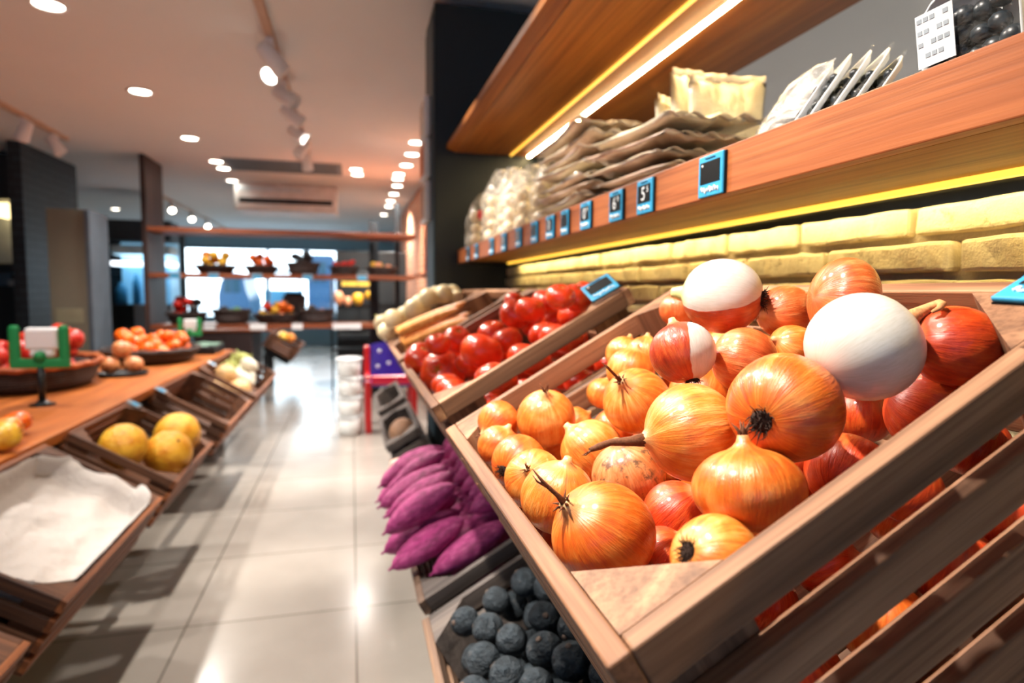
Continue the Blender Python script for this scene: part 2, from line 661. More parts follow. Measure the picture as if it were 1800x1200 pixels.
for x, y, s in other:
    o = copy_tree(dl0)
    o.location = (x, y, ZC)
    tag(o, s, 'ceiling light', 'scattered downlights')
# light they give (a spot lamp under each near one, and in the row behind the camera; the far right ones are added to light the ceiling)
for x, y, p in ((-1.38, 3.53, 85), (-1.38, 4.86, 95), (-1.38, 6.2, 110), (0.585, 5.8, 200), (0.58, 7.4, 220), (0.58, 9.6, 240), (0.07, 7.4, 200), (-3.82, 11.9, 90), (2.85, 4.94, 90),
                (-1.38, 2.2, 50), (-1.38, 0.9, 45), (4.2, 2.4, 200), (4.2, 0.6, 200), (4.2, 4.6, 200)):
    spot('downlight_and_fill_lamp', (x, y, ZC - 0.02), (x, y, 0), p, 2.4, 0.7, (1, .94, .87), 0.06)


def track(name, label, x, y0, y1, heads, hl):
    """heads: (y, aim dx, aim dy, tilt, lit)"""
    t = thing(name, label, 'track', (x, y0, ZC))
    MB().box((-0.022, 0, -0.03), (0.022, y1 - y0, 0), 0.002).build('rail', m_plain('track_rail_paint_' + hl[0], '#B59A84', 0.5), t)
    for k, (y, ax, ay, az, lit) in enumerate(heads):
        h = thing('track_spotlight', hl[1] % ORD[k], 'spotlight', (x, y, ZC - 0.03), hl[2])
        MB().box((-0.018, -0.05, -0.03), (0.018, 0.05, 0), 0.003).build('adapter', WHITE, h)
        MB().tube([(0, 0, -0.03), (0, 0, -0.075)], 0.009, 8).build('stem', WHITE, h)
        d = Vector((ax, ay, az)).normalized()
        m = Matrix.Translation(Vector((0, 0, -0.085))) @ axes_to(-d)
        hm = MB().lathe([(0, 0.075), (0.03, 0.075), (0.04, 0.065), (0.052, -0.085), (0.048, -0.09), (0.043, -0.07), (0, -0.068)], 24, m)
        hm.build('lamp_head', WHITE, h)
        MB().lathe([(0, -0.07), (0.042, -0.07), (0.042, -0.075), (0, -0.075)], 24, m).build('lens', LAMP if lit else WHITEPL, h)


track('track_rail', 'brown track rail on the ceiling above the aisle holding white spotlights', -0.40, 2.9, 6.6,
      [(3.62, .55, .5, -.6, 0), (3.85, -.45, -.75, -.65, 1), (4.3, .75, -.35, -.55, 0), (4.75, .75, .1, -.6, 0), (5.3, .8, -.1, -.55, 0), (5.85, -.5, -.2, -.8, 0), (6.35, .1, -.2, -.95, 0)],
      ('aisle', 'white track spotlight, %s from the front on the rail above the aisle', 'spotlights on the aisle track'))
track('track_rail', 'grey track rail on the ceiling in front of the dark brick pillar', -2.45, 4.9, 6.5,
      [(5.75, -.4, .2, -.8, 0), (6.25, .5, .1, -.8, 0)],
      ('pillar', 'pale track spotlight, %s from the front on the rail by the brick pillar', 'spotlights by the pillar'))
track('track_rail', 'far brown track rail left of the air conditioner with four lit lamps', -2.62, 9.6, 14.6,
      [(10.5, .3, -.75, -.6, 1), (11.7, .3, -.75, -.6, 1), (12.9, .3, -.75, -.6, 1), (14.2, .3, -.75, -.6, 1)],
      ('far', 'lit track spotlight, %s from the front on the far rail', 'spotlights on the far track'))

t = thing('air_slot', 'long dark blue grey air slot in the ceiling ahead of the air conditioner', 'air vent', (-0.66, 7.15, ZC))
MB().box((-0.62, -0.16, -0.012), (0.57, 0.5, -0.002), 0.004).build('slot_plate', m_plain('slot_paint', '#5E7280', 0.6), t)
for k in range(5):
    MB().box((-0.57, -0.1 + k * 0.12, -0.018), (0.52, -0.03 + k * 0.12, -0.012)).build('slot_blade', m_plain('slot_dark_%d' % k, '#4A5C68', 0.6), t)

t = thing('air_conditioner', 'white box air conditioner under the ceiling with a dark air slot', 'air conditioner', (-0.79, 8.5, ZC))
MB().box((-0.62, 0, -0.34), (0.62, 0.62, -0.002), 0.02).build('casing', m_plain('ac_casing_paint', '#DDE2E6', 0.5), t)
MB().box((-0.56, -0.012, -0.25), (0.56, 0.0, -0.19), 0.003).build('air_outlet', BLACK, t)
MB().box((-0.56, -0.014, -0.31), (0.1, 0.0, -0.265), 0.004).build('louvre', WHITE, t)
MB().box((-0.58, -0.01, -0.1), (0.2, 0.0, -0.05), 0.004).build('front_strip', m_plain('pale_blue_strip', '#C8DCE8', 0.4), t)

# ------------------------------------------------------------------ brick half wall on the right
BR = MB()
rb = random.Random(3)
XB = 0.71
z = 1.366
row = 0
while z > 0.0:
    h = 0.0385
    y = -0.75 + (0.1 if row % 2 else 0.0) + rb.uniform(-.01, .01)
    # joints set so that a joint falls near y = 0.667 and 0.881 in the top row
    if row == 0:
        y = 0.667 - 0.213 * 7 + 0.0
    while y < 2.88:
        L = 0.2 + rb.uniform(-.006, .006)
        y1 = min(y + L, 2.89)
        if z < 0.9 and (row % 2 or z < 0.8):
            pass
        if y1 - y > 0.03:
            BR.box((XB + rb.uniform(-.004, .004), y, z - h), (XB + 0.09, y1, z + rb.uniform(-.003, .001)), 0.005 if z > 1.2 else 0.0)
        y += L + 0.012
    z -= 0.0485
    row += 1
    if z < 1.1:
        break
# rough up the faces of the visible bricks
bmesh.ops.triangulate(BR.bm, faces=[f for f in BR.bm.faces if len(f.verts) > 4])
bmesh.ops.subdivide_edges(BR.bm, edges=[e for e in BR.bm.edges if e.calc_length() > 0.03], cuts=7, use_grid_fill=True)
for v in BR.bm.verts:
    p = v.co
    n = noise.noise(p * 26) * 0.0035 + noise.noise(p * 70 + Vector((3, 1, 2))) * 0.0022
    v.co += Vector((n * 1.2 - 0.001, noise.noise(p * 40 + Vector((9, 0, 0))) * 0.003, noise.noise(p * 33 + Vector((0, 7, 0))) * 0.0032))


def m_brick():
    t = NT('cream_brick')
    v = t.coords(rnd=False)
    n1 = t.noise(v, 9, 5, 0.6)
    n2 = t.noise(v, 38, 6, 0.72)
    c = t.ramp(n1, [(0.3, lin('#DACBA2')), (0.55, lin('#E8DDBE')), (0.75, lin('#E2CE9E'))])
    pit = t.ramp(n2, [(0.32, (0.42, 0.36, 0.3, 1)), (0.43, (1, 1, 1, 1))])
    mul = t.n('ShaderNodeMix', data_type='RGBA', blend_type='MULTIPLY')
    mul.inputs[0].default_value = 0.75
    t.l(c, mul.inputs[6])
    t.l(pit, mul.inputs[7])
    t.set(color=mul.outputs[2], rough=0.9, spec=0.2)
    t.bump(n2, 0.7, 0.006)
    return t.m


wb = struct(BR.build('wall_side', m_brick()))
MB().box((XB + 0.016, -0.8, 0), (XB + 0.2, 2.89, 1.364)).build('mortar', m_plain('pale_mortar', '#B7AD9A', 0.95, 0.1, 0.15, 30, 0.6), wb)

# ------------------------------------------------------------------ end panel, wall shelf, top shelf
YP = 2.9
pn = thing('end_panel', 'tall black partition panel at the far end of the wall shelves', 'partition', (0.375, YP, 0))
MB().box((0, 0, 0), (1.3, 0.32, 2.545), 0.002).build('panel', DARKPANEL, pn)
MB().box((-0.006, 0.02, 0.0), (0, 0.3, 2.5), 0.0).build('edge_strip', m_plain('blue_grey_edge', '#31454F', 0.5), pn)

sh = thing('wall_shelf', 'long wooden wall shelf with a front lip on top of the brick wall', 'shelf', (0.48, -0.75, 1.382))
ys = YP - 0.005 + 0.75
MB().box((0.0, 0, 0), (0.02, ys, 0.062), 0.0015).build('front_lip', SHELF_W, sh)
MB().box((0.02, 0, 0.0), (0.19, ys - 0.25, 0.02)).build('underside_board', m_wood('shelf_underside_wood', '#7A4F2A', '#A4733C', '#BC8A4C', 'y', 0.5, 0.7), sh)
MB().box((0.02, ys - 0.25, 0.0), (0.19, ys, 0.02)).build('end_board', DARKPANEL, sh)
MB().box((0.19, 0, 0.002), (0.62, ys, 0.02)).build('deck', BLACK, sh)
MB().box((0.183, 0, -0.008), (0.194, ys - 0.22, -0.0005)).build('amber_light_strip', LEDY, sh)
MB().box((0.196, 0, -0.0025), (0.245, ys, 0.001)).build('painted_gap_shadow', BLACK, sh)  # black strip added for the shade between shelf and bricks

ZU = 1.89
us = thing('top_shelf', 'wide wooden top shelf hanging above the bags with light strips underneath', 'shelf', (0, 0, ZU))
m = MB()
m.prism([(0.47, 0), (1.085, 0), (1.085, 0.035), (0.43, 0.035), (0.43, 0.012)], 0.75, -YP + 0.005, Matrix.Rotation(PI / 2, 4, 'X'))
m.build('board', m_wood('top_shelf_wood', '#7A4522', '#A9682F', '#C28442', 'y', 0.42, 0.5), us)
MB().box((0.472, -0.75, -0.003), (0.476, YP - 0.01, 0.0)).build('edge_bead', W_Y, us)
zq = at_z(1100, 141, ZU)
MB().box((0.804, -0.75, -0.009), (0.820, YP - 0.03, -0.0008), 0.002).build('light_tube', LED, us)
for x in (0.8015, 0.8203):
    MB().box((x, -0.75, -0.0055), (x + 0.002, YP - 0.03, -0.0008)).build('light_channel', STEEL, us)
MB().box((0.721, -0.75, -0.009), (0.729, YP - 0.03, -0.0008), 0.002).build('amber_light_strip', LEDY, us)
for x in (0.5, 1.06):
    MB().tube([(x, 0.2, 0.035), (x, 0.2, ZC - ZU - 0.001)], 0.006, 8).build('hanger_rod', BLACK, us)
# what the amber strip under the shelf gives: a line lamp in the gap behind it, facing the bricks
for y in (0.0, 0.75, 1.5, 2.25):
    ld = bpy.data.lights.new('under_shelf_strip_light', 'AREA')
    ld.shape = 'RECTANGLE'
    ld.size, ld.size_y = 0.006, 0.74
    ld.energy = 0.65
    ld.color = (1, .74, .30)
    o = bpy.data.objects.new('under_shelf_strip_light', ld)
    COL.objects.link(o)
    o.location = (0.678, y, 1.3765)
    o.rotation_euler = (0, math.radians(-55), 0)
# ------------------------------------------------------------------ slatted crates
TILT = math.radians(30)
CX, CZ = 0.130, 1.049            # lower rim of the upper tier


def slope_mat(x, y, z, tilt, right=True):
    m = Matrix.Translation((x, y, z))
    if not right:
        m = m @ Matrix.Rotation(PI, 4, 'Z')
    return m @ Matrix.Rotation(-tilt, 4, 'Y')


def crate(label, mat, W, D, Hc, mx, my, group, th=0.016, slat=0.032, gap=0.022, post=0.075, bevel=0.0018, hide_bottom=False, end_solid=False):
    """local x runs up the slope, y along the aisle, z out of the opening; the rim lies in z = 0"""
    r = thing('slatted_crate', label, 'crate', group=group, mat=mat)
    n = max(2, int(round((Hc + gap) / (slat + gap))))
    zs = [-(i * (slat + gap)) for i in range(n)]
    for y0, y1 in ((0, th), (W - th, W)):
        b = MB()
        for zt in zs:
            b.box((th + .0004, y0, zt - slat), (D - th - .0004, y1, zt), bevel)
        b.build('side_panel', mx, r)
    for x0, x1 in ((0, th), (D - th, D)):
        b = MB()
        if end_solid and x0 == 0:
            b.box((x0, 0, -Hc), (x1, W, 0), bevel)
        else:
            for zt in zs:
                b.box((x0, 0, zt - slat), (x1, W, zt), bevel)
        b.build('end_panel', my, r)
    e = 0.0006
    for sx, sy in ((0, 0), (1, 0), (0, 1), (1, 1)):
        px = th + e if sx == 0 else D - th - e
        py = th + e if sy == 0 else W - th - e
        dx = post * (1 if sx == 0 else -1)
        dy = post * 1.1 * (1 if sy == 0 else -1)
        MB().prism([(px, py), (px + dx, py), (px, py + dy)], -Hc, -0.0008).build('corner_post', W_Z if mx is W_X else (WL_X if mx is WL_X else WD_X), r)
    b = MB()
    k = max(3, int(W / 0.09))
    for i in range(k):
        a = W * i / k
        b.box((0.001, a + 0.004, -Hc - 0.012), (D - 0.001, a + W / k - 0.004, -Hc), 0)
    b.build('bottom_panel', mx, r)
    return r


HC = 0.192
DC = 0.425
up = lambda y: slope_mat(CX, y, CZ, TILT)
onion_crate = crate('oiled wood slatted crate heaped with brown onions', up(0.297), 0.60, DC, HC, W_X, W_Y, 'upper crates under the brick wall')
tomato_crate = crate('slatted wood crate full of red tomatoes next to the onion crate', up(1.07), 0.69, DC, HC, W_X, W_Y, 'upper crates under the brick wall')
carrot_crate = crate('slatted wood crate of carrots between tomatoes and white bulbs', up(1.84), 0.52, DC, HC, W_X, W_Y, 'upper crates under the brick wall')
bulb_crate = crate('slatted wood crate of white bulbs beside the black partition', up(2.40), 0.48, DC, HC, W_X, W_Y, 'upper crates under the brick wall')
# lower tier
LX, LZ = 0.125, 0.60
low = lambda y: slope_mat(LX, y, LZ, TILT)
beet_crate = crate('lower crate of dark round beetroots below the onion crate', low(0.56), 0.635, DC, HC, WL_X, WL_Y, 'lower crates under the brick wall')
potato_crate = crate('lower crate overflowing with purple sweet potatoes', low(1.262), 0.89, DC, HC, WL_X, WL_Y, 'lower crates under the brick wall')
melon_low_crate = crate('grey slatted lower crate holding one pale melon', low(2.62), 0.60, 0.165, HC, WL_X, WL_X, 'lower crates under the brick wall')
far_low_crate = crate('grey slatted lower crate next to the red toy chair', low(3.40), 0.62, 0.165, HC, WL_X, WL_X, 'lower crates under the brick wall')


# display stand under both tiers
def stand(name, label, cat, tiers, y0, y1, right, xback, drop=0.07):
    t = thing(name, label, cat)
    s = 1 if right else -1
    for (x, z, D, ya, yb) in tiers:
        mt = slope_mat(x, ya if right else yb, z, TILT if right else math.radians(31), right)
        for a in (0.05, D - 0.07):
            MB().box((a, 0, -HC - 0.045), (a + 0.03, yb - ya, -HC - 0.0135), m=mt).build('support_rail', DARKPANEL, t)
    for y in np.arange(y0 + 0.02, y1, (y1 - y0 - 0.06) / 3):
        y = float(y)
        zt = max(tt[1] for tt in tiers)
        MB().box((min(xback, xback + s * 0.04), y, 0), (max(xback, xback + s * 0.04), y + 0.04, zt - drop)).build('upright', BLACK, t)
        for (x, z, D, ya, yb) in tiers:
            if y > yb:
                continue
            # arm from the upright to the front rail
            mt = slope_mat(x, y + (0 if right else 0.04), z, TILT if right else math.radians(31), right)
            MB().box((0.03, 0, -HC - 0.085), (min(D, abs(xback - x) - 0.05), 0.04, -HC - 0.0455), m=mt).build('bracket', BLACK, t)
    return t


stand('crate_stand', 'dark steel rack that carries both tiers of crates along the brick wall', 'display rack', [(CX, CZ, DC, .28, 2.88), (LX, LZ, DC, .28, 2.15)], 0.28, 2.88, True, 0.60)
stand('crate_stand', 'low dark rack under the grey slatted crates by the partition', 'display rack', [(LX, LZ, 0.165, 2.64, 4.0)], 2.64, 4.0, True, 0.30, 0.21)

# ------------------------------------------------------------------ onions
ONI = {
    'gold': m_onion('onion_skin_gold', '#D25A1E', '#E3862E', '#F0B668'),
    'orange': m_onion('onion_skin_orange', '#C84614', '#DE6C1E', '#EC9846'),
    'red': m_onion('onion_skin_red', '#A62A0A', '#CA4214', '#DC6828'),
    'rose': m_onion('onion_skin_rose', '#C2481C', '#D86A30', '#E8985A'),
    'dirty': m_onion('onion_skin_dirty', '#B05020', '#CE7E44', '#DDA871', dirty=0.85),
    'white': m_onion('onion_skin_peeled', '#C8C4B4', '#E4E0D4', '#EFEDE6', peel=((0, 0, -1), -3.0), neck='#C9CE86'),
}


def onion_mesh(name, flat, neck, seed):
    rr = random.Random(seed)
    prof = [(0.0, -0.93 * flat), (0.06, -0.95 * flat)]
    for k in range(1, 23):
        a = -PI / 2 + PI * (k + 1.2) / 25.5
        r = math.cos(a) ** 0.92
        z = math.sin(a) * flat
        if z < 0:
            z *= 0.97
        prof.append((r, z))
    # neck
    r0, z0 = prof[-1]
    prof.append((max(0.15, r0 * 0.72), z0 + 0.05))
    prof.append((0.135 * neck, z0 + 0.14 * neck))
    prof.append((0.10 * neck, z0 + 0.26 * neck))
    prof.append((0.0, z0 + 0.27 * neck))
    ph = [rr.uniform(0, 6.28) for _ in range(4)]
    am = [rr.uniform(0.003, 0.009) for _ in range(4)]

    def wob(p, i):
        return 1 + sum(am[k] * math.sin((k + 2) * p + ph[k]) for k in range(4))
    b = MB().lathe(prof, 44, None, wob)
    me = bpy.data.meshes.new(name)
    bmesh.ops.recalc_face_normals(b.bm, faces=b.bm.faces)
    b.bm.to_mesh(me)
    b.bm.free()
    return me, z0 + 0.2 * neck


OM = [onion_mesh('onion_round', 0.95, 1.0, 1), onion_mesh('onion_flat', 0.74, 1.0, 2), onion_mesh('onion_tall', 1.04, 1.35, 3), onion_mesh('onion_small', 0.9, 0.9, 4)]
STEM = m_plain('dry_onion_stem', '#6E4630', 0.8, 0.2, 0.35, 20)
STEMP = m_plain('papery_onion_neck', '#C78A5A', 0.75, 0.2, 0.3, 20)
ROOT = m_plain('dry_onion_roots', '#3A2C26', 0.85, 0.1, 0.5, 30)


def stem_mesh(kind, seed):
    """kind: tuft, long, curl, twig"""
    rr = random.Random(seed)
    b = MB()
    if kind == 'tuft':
        for k in range(9):
            a = rr.uniform(0, 6.28)
            l = rr.uniform(0.14, 0.34)
            sp = rr.uniform(0.04, 0.14)
            c, s = math.cos(a), math.sin(a)
            b.tube([(c * 0.05, s * 0.05, -0.08), (c * 0.07, s * 0.07, l * 0.45), (c * (0.07 + sp), s * (0.07 + sp), l)], [0.05, 0.028, 0.006], 6)
    elif kind == 'long':
        b.tube([(0, 0, -0.1), (0.02, 0.0, 0.2), (0.06, -0.02, 0.6), (0.03, 0.02, 0.85), (-0.02, 0.04, 1.06)], [0.15, 0.10, 0.07, 0.075, 0.045], 9)
        for k in range(4):
            b.tube([(-0.0 + k * .02, 0.03, 0.95), (-0.05 - .03 * k, 0.06, 1.08 + .03 * k), (-0.12, 0.02 * k, 1.16 + .03 * k)], [0.03, 0.018, 0.005], 5)
    elif kind == 'twig':
        b.tube([(0, 0, -0.05), (0.05, 0, 0.25), (0.08, 0.02, 0.6), (0.16, 0.03, 0.95)], [0.09, 0.045, 0.04, 0.008], 7)
        b.tube([(0.06, 0.01, 0.5), (0.03, 0.03, 0.75), (0.07, 0.02, 0.9)], [0.03, 0.018, 0.005], 6)
        for k in range(7):
            a = k * 0.9
            b.tube([(0.05 * math.cos(a), 0.05 * math.sin(a), -0.06), (0.12 * math.cos(a), 0.12 * math.sin(a), 0.08), (0.24 * math.cos(a), 0.2 * math.sin(a), 0.12)], [0.05, 0.025, 0.006], 6)
    elif kind == 'curl':
        b.tube([(0, 0, -0.1), (0.0, 0, 0.15), (0.06, 0, 0.34), (0.2, 0, 0.44), (0.34, 0, 0.38), (0.4, 0.02, 0.24), (0.33, 0.03, 0.14)], [0.17, 0.12, 0.09, 0.085, 0.07, 0.05, 0.03], 9)
    me = bpy.data.meshes.new('onion_stem_' + kind)
    bmesh.ops.recalc_face_normals(b.bm, faces=b.bm.faces)
    b.bm.to_mesh(me)
    b.bm.free()
    return me


def root_mesh(seed):
    rr = random.Random(seed)
    b = MB()
    b.lathe([(0, 0.08), (0.17, 0.06), (0.2, -0.01), (0.12, -0.05), (0, -0.06)], 16)
    for k in range(54):
        a = rr.uniform(0, 6.28)
        q = 0.19 * math.sqrt(rr.random())
        c, s = math.cos(a) * q, math.sin(a) * q
        l = rr.uniform(0.06, 0.2)
        b.tube([(c, s, 0.0), (c * 1.3 + rr.uniform(-.04, .04), s * 1.3 + rr.uniform(-.04, .04), -l * 0.6), (c * 1.7 + rr.uniform(-.09, .09), s * 1.7 + rr.uniform(-.09, .09), -l)], [0.014, 0.011, 0.004], 4)
    me = bpy.data.meshes.new('onion_roots')
    bmesh.ops.recalc_face_normals(b.bm, faces=b.bm.faces)
    b.bm.to_mesh(me)
    b.bm.free()
    return me


STM = {k: stem_mesh(k, i + 5) for i, k in enumerate(('tuft', 'long', 'twig', 'curl'))}
RTM = root_mesh(11)


ONION_MAT = up(0.297)
ONION_INV = ONION_MAT.inverted()
ONPOS = []


def onion(label, px, py, d, R, mesh, mat, ax, stem=None, root=True, twist=None, stem_mat=None, sc=1.0):
    me, zn = OM[mesh]
    o = bpy.data.objects.new('onion', me)
    COL.objects.link(o)
    if not me.materials:
        me.materials.append(ONI['gold'])
    o.material_slots[0].link = 'OBJECT'
    o.material_slots[0].material = mat if not isinstance(mat, str) else ONI[mat]
    axw = view_dir(*ax)
    tw = twist if twist is not None else (px * 0.37 + py * 0.11) % 6.28
    q = ONION_INV @ at_d(px, py, d)
    lim = 0.0172 + R * 1.01
    if q.z < 0.9 * R and q.x < lim:
        R *= 0.95
        q.x = 0.0172 + R * 1.01
    q.y = min(max(q.y, lim), 0.60 - lim) if q.z < 0.9 * R else q.y
    q.x = min(q.x, DC - lim)
    ONPOS.append((q.copy(), R * (0.9 if mesh == 1 else 1.02)))
    o.matrix_world = Matrix.Translation(ONION_MAT @ q) @ axes_to(axw, tw) @ Matrix.Scale(R * sc, 4)
    tag(o, label, 'onion', 'onions in the front crate')
    fl = (0.95, 0.74, 1.04, 0.9)[mesh]
    if stem:
        s = bpy.data.objects.new('stem', STM[stem])
        COL.objects.link(s)
        if not STM[stem].materials:
            STM[stem].materials.append(STEM)
        s.parent = o
        s.location = (0, 0, zn)
        if stem_mat:
            s.material_slots[0].link = 'OBJECT'
            s.material_slots[0].material = stem_mat
    if root:
        s = bpy.data.objects.new('root_tuft', RTM)
        COL.objects.link(s)
        if not RTM.materials:
            RTM.materials.append(ROOT)
        s.parent = o
        s.location = (0, 0, -0.93 * fl)
    return o


def peel_m(name, base, d, th, **k):
    c = {'gold': ('#C4501A', '#DE8638', '#EDB266'), 'red': ('#8E2410', '#B23A18', '#CB5E2A'), 'orange': ('#AE3A12', '#D2661F', '#E39A4A')}[base]
    return m_onion(name, *c, peel=(d, th), **k)


def local_dir(ax, tw, vd):
    """a viewing direction (right, up, towards camera) in the local frame of an onion whose neck points to ax"""
    m = axes_to(view_dir(*ax), tw).to_3x3()
    return tuple(m.transposed() @ view_dir(*vd))


AXH = (-0.85, 0.1, -0.45)   # half peeled onion on top: roots to the right
AXG = (-0.2, 0.85, -0.3)
M_HALF = peel_m('onion_skin_half_peeled', 'red', local_dir(AXH, 0.3, (-0.25, 0.85, 0.35)), 0.02, peel_noise=0.12)
M_HW = peel_m('onion_skin_torn', 'red', local_dir(AXG, 0.4, (0.85, 0.1, 0.3)), 0.28, peel_noise=0.2)

onion('large brown onion with a forked dry stem at the front corner of the crate', 1058, 940, 0.519, 0.0460, 0, 'orange', (-0.62, 0.55, 0.35), 'twig', twist=0.5)
onion('smooth flat golden onion lying behind the front slat', 1315, 860, 0.435, 0.0389, 1, 'orange', (-0.05, 0.95, -0.12), 'tuft', False)
onion('big onion showing its round root plate to the front', 1378, 717, 0.465, 0.0412, 0, 'orange', (0.82, 0.21, -0.75), None, True)
onion('golden onion with a long dry stem pointing to the aisle', 1217, 760, 0.528, 0.0415, 0, 'gold', (-0.95, -0.12, 0.12), 'long', False, twist=1.2)
onion('peeled white onion with a curled brown stem', 1515, 610, 0.478, 0.0419, 0, 'white', (0.80, 0.46, -0.05), 'curl', False, twist=-1.9, stem_mat=STEMP)
onion('half peeled onion on top of the heap, white above and red below', 1270, 520, 0.683, 0.0412, 2, M_HALF, AXH, None, True, twist=0.3)
onion('plump orange onion at the back with its neck against the rear board', 1487, 522, 0.580, 0.0387, 1, 'rose', (0.92, -0.12, 0.0), 'tuft', False, stem_mat=STEMP)
onion('glossy red onion with black roots in the back corner by the tag', 1678, 607, 0.478, 0.0305, 2, 'red', (-0.9, 0.1, -0.15), None, True)
onion('torn onion with a white stripe and dark roots underneath', 1200, 620, 0.619, 0.0322, 0, M_HW, AXG, None, True, twist=0.4)
onion('rosy onion wedged under the half peeled onion', 1307, 632, 0.632, 0.0335, 0, 'rose', (0.75, -0.2, 0.4), 'tuft', False)
onion('onion with a thin stem pointing left behind the half peeled one', 1380, 548, 0.685, 0.0292, 2, 'rose', (-0.85, -0.1, 0.3), 'twig', False, twist=2.5, stem_mat=STEMP)
onion('small pale onion squeezed left of the peeled white onion', 1392, 612, 0.648, 0.0248, 0, 'gold', (-0.7, 0.3, 0.3), None, False)
onion('golden onion with a frayed neck turned to the upper left', 1119, 705, 0.734, 0.0394, 0, 'gold', (-0.5, 0.55, 0.6), 'twig', False, twist=2.0)
onion('pale golden onion just behind the one with the frayed neck', 1108, 652, 0.826, 0.0321, 0, 'gold', (0.2, 0.9, 0.1), None, False)
onion('small pale onion at the far slat, next to the gap of the crate', 1097, 623, 0.926, 0.0279, 0, 'gold', (0.3, 0.8, -0.2), None, False)
onion('small pale onion touching the torn striped onion at the far side', 1135, 622, 0.874, 0.0273, 3, 'gold', (0.1, 0.9, 0.0), None, False)
onion('round onion with a small dark neck scar near the far slat', 960, 735, 0.816, 0.0385, 0, 'gold', (-0.05, 0.78, 0.5), 'tuft', False)
onion('onion in the far aisle corner of the crate', 877, 741, 0.844, 0.0291, 0, 'orange', (-0.6, -0.4, 0.5), 'tuft', False)
onion('onion against the aisle board, next to the far corner one', 868, 790, 0.794, 0.0290, 0, 'orange', (0.4, 0.8, 0.1), None, False)
onion('onion with a reddish root scar by the aisle board', 900, 822, 0.735, 0.0355, 0, 'orange', (0.6, 0.15, -0.75), None, True)
onion('onion with a frayed neck scar leaning on the aisle board', 928, 850, 0.667, 0.0343, 0, 'gold', (-0.2, 0.4, 0.75), 'tuft', False)
onion('large pale onion behind the front corner onion', 972, 880, 0.596, 0.0381, 0, 'gold', (0.2, 0.9, 0.2), None, False)
onion('small onion low in the middle of the far half of the crate', 988, 780, 0.876, 0.0320, 3, 'gold', (0.5, 0.3, 0.6), 'tuft', False)
onion('little papery onion next to the far slat of the crate', 1015, 742, 0.921, 0.0235, 3, 'gold', (0.7, 0.6, 0.1), None, False)
onion('pale onion left of the long dry stem', 1040, 792, 0.737, 0.0375, 0, 'gold', (-0.6, 0.6, -0.2), None, False)
onion('onion with dirty grey brown skin under the long dry stem', 1105, 838, 0.666, 0.0395, 0, 'dirty', (-0.3, 0.8, 0.2), None, False)
onion('onion with shaggy roots cut off by the front slat', 1258, 985, 0.402, 0.0294, 0, 'gold', (0.75, -0.35, -0.4), None, True, twist=0.7)
onion('red onion half hidden by the top of the front slat', 1490, 832, 0.512, 0.0332, 0, 'red', (0.5, 0.5, -0.4), None, False)
onion('red onion below the glossy red one at the front slat', 1642, 720, 0.519, 0.0391, 0, 'red', (0.6, -0.3, 0.3), None, False)
onion('dark onion deep in the gap under the peeled white onion', 1515, 730, 0.640, 0.0300, 0, 'red', (0, 1, 0), None, False)
onion('orange onion behind the long stemmed one, only its top in view', 1235, 700, 0.745, 0.0408, 0, 'orange', (0.3, 0.9, 0.1), None, False)
onion('onion at the back behind the left of the half peeled one', 1190, 545, 0.892, 0.0250, 0, 'rose', (0, 1, 0), None, False)
onion('onion seen through the gap below the top front slat, brightly lit', 1447, 985, 0.530, 0.0291, 0, 'red', (0.4, 0.2, 0.4), None, False)
onion('onion in shade behind the lower front slat near the aisle end', 1345, 1055, 0.538, 0.0267, 0, 'red', (0.2, 0.9, 0.1), None, False)
onion('onion in shade behind the middle of the front slats', 1590, 860, 0.453, 0.0248, 0, 'red', (0.3, 0.9, 0.1), None, False)
onion('onion in shade behind the front slats near the back end', 1710, 780, 0.548, 0.0301, 0, 'red', (0.3, 0.9, 0.1), None, False)
onion('tiny pale onion below the papery one at the far slat', 1060, 692, 0.925, 0.0254, 3, 'gold', (0.3, 0.9, 0.1), None, False)
onion('dark red onion deep between the flat golden and the large corner onion', 1190, 905, 0.603, 0.0332, 0, 'red', (0.4, 0.6, 0.3), None, False)
onion('small red onion peeping out beside the large corner onion', 1168, 975, 0.553, 0.0257, 3, 'red', (0.5, 0.7, 0.2), None, False)
onion('red onion deep behind the front slat under the big root plate onion', 1432, 790, 0.575, 0.0296, 0, 'red', (0.1, 0.9, 0.2), None, False)
onion('shaded onion deep below the torn striped onion', 1150, 800, 0.800, 0.0340, 0, 'orange', (0.1, 0.9, 0.2), None, False)


def onion_at(label, s, y, t, R, mat):
    p = ONION_MAT @ Vector((s, y, t))
    d = (p - CAM).dot(Fv)
    c = p - CAM
    return onion(label, 900 + F_PX * c.dot(R2) / d, 600 - F_PX * c.dot(U2) / d, d, R, 0, mat, (0.3 * math.sin(s * 50), 0.9, 0.2), None, False)


for k, (s_, y_, t_, r_) in enumerate(((.115, .062, -.150, .033), (.19, .058, -.152, .032), (.262, .058, -.153, .032), (.33, .058, -.151, .032), (.29, .13, -.154, .03))):
    onion_at('shaded onion in the bottom layer behind the front slats, %s from the aisle end' % ORD[k], s_, y_, t_, r_, ('red', 'orange', 'red', 'red', 'orange')[k])


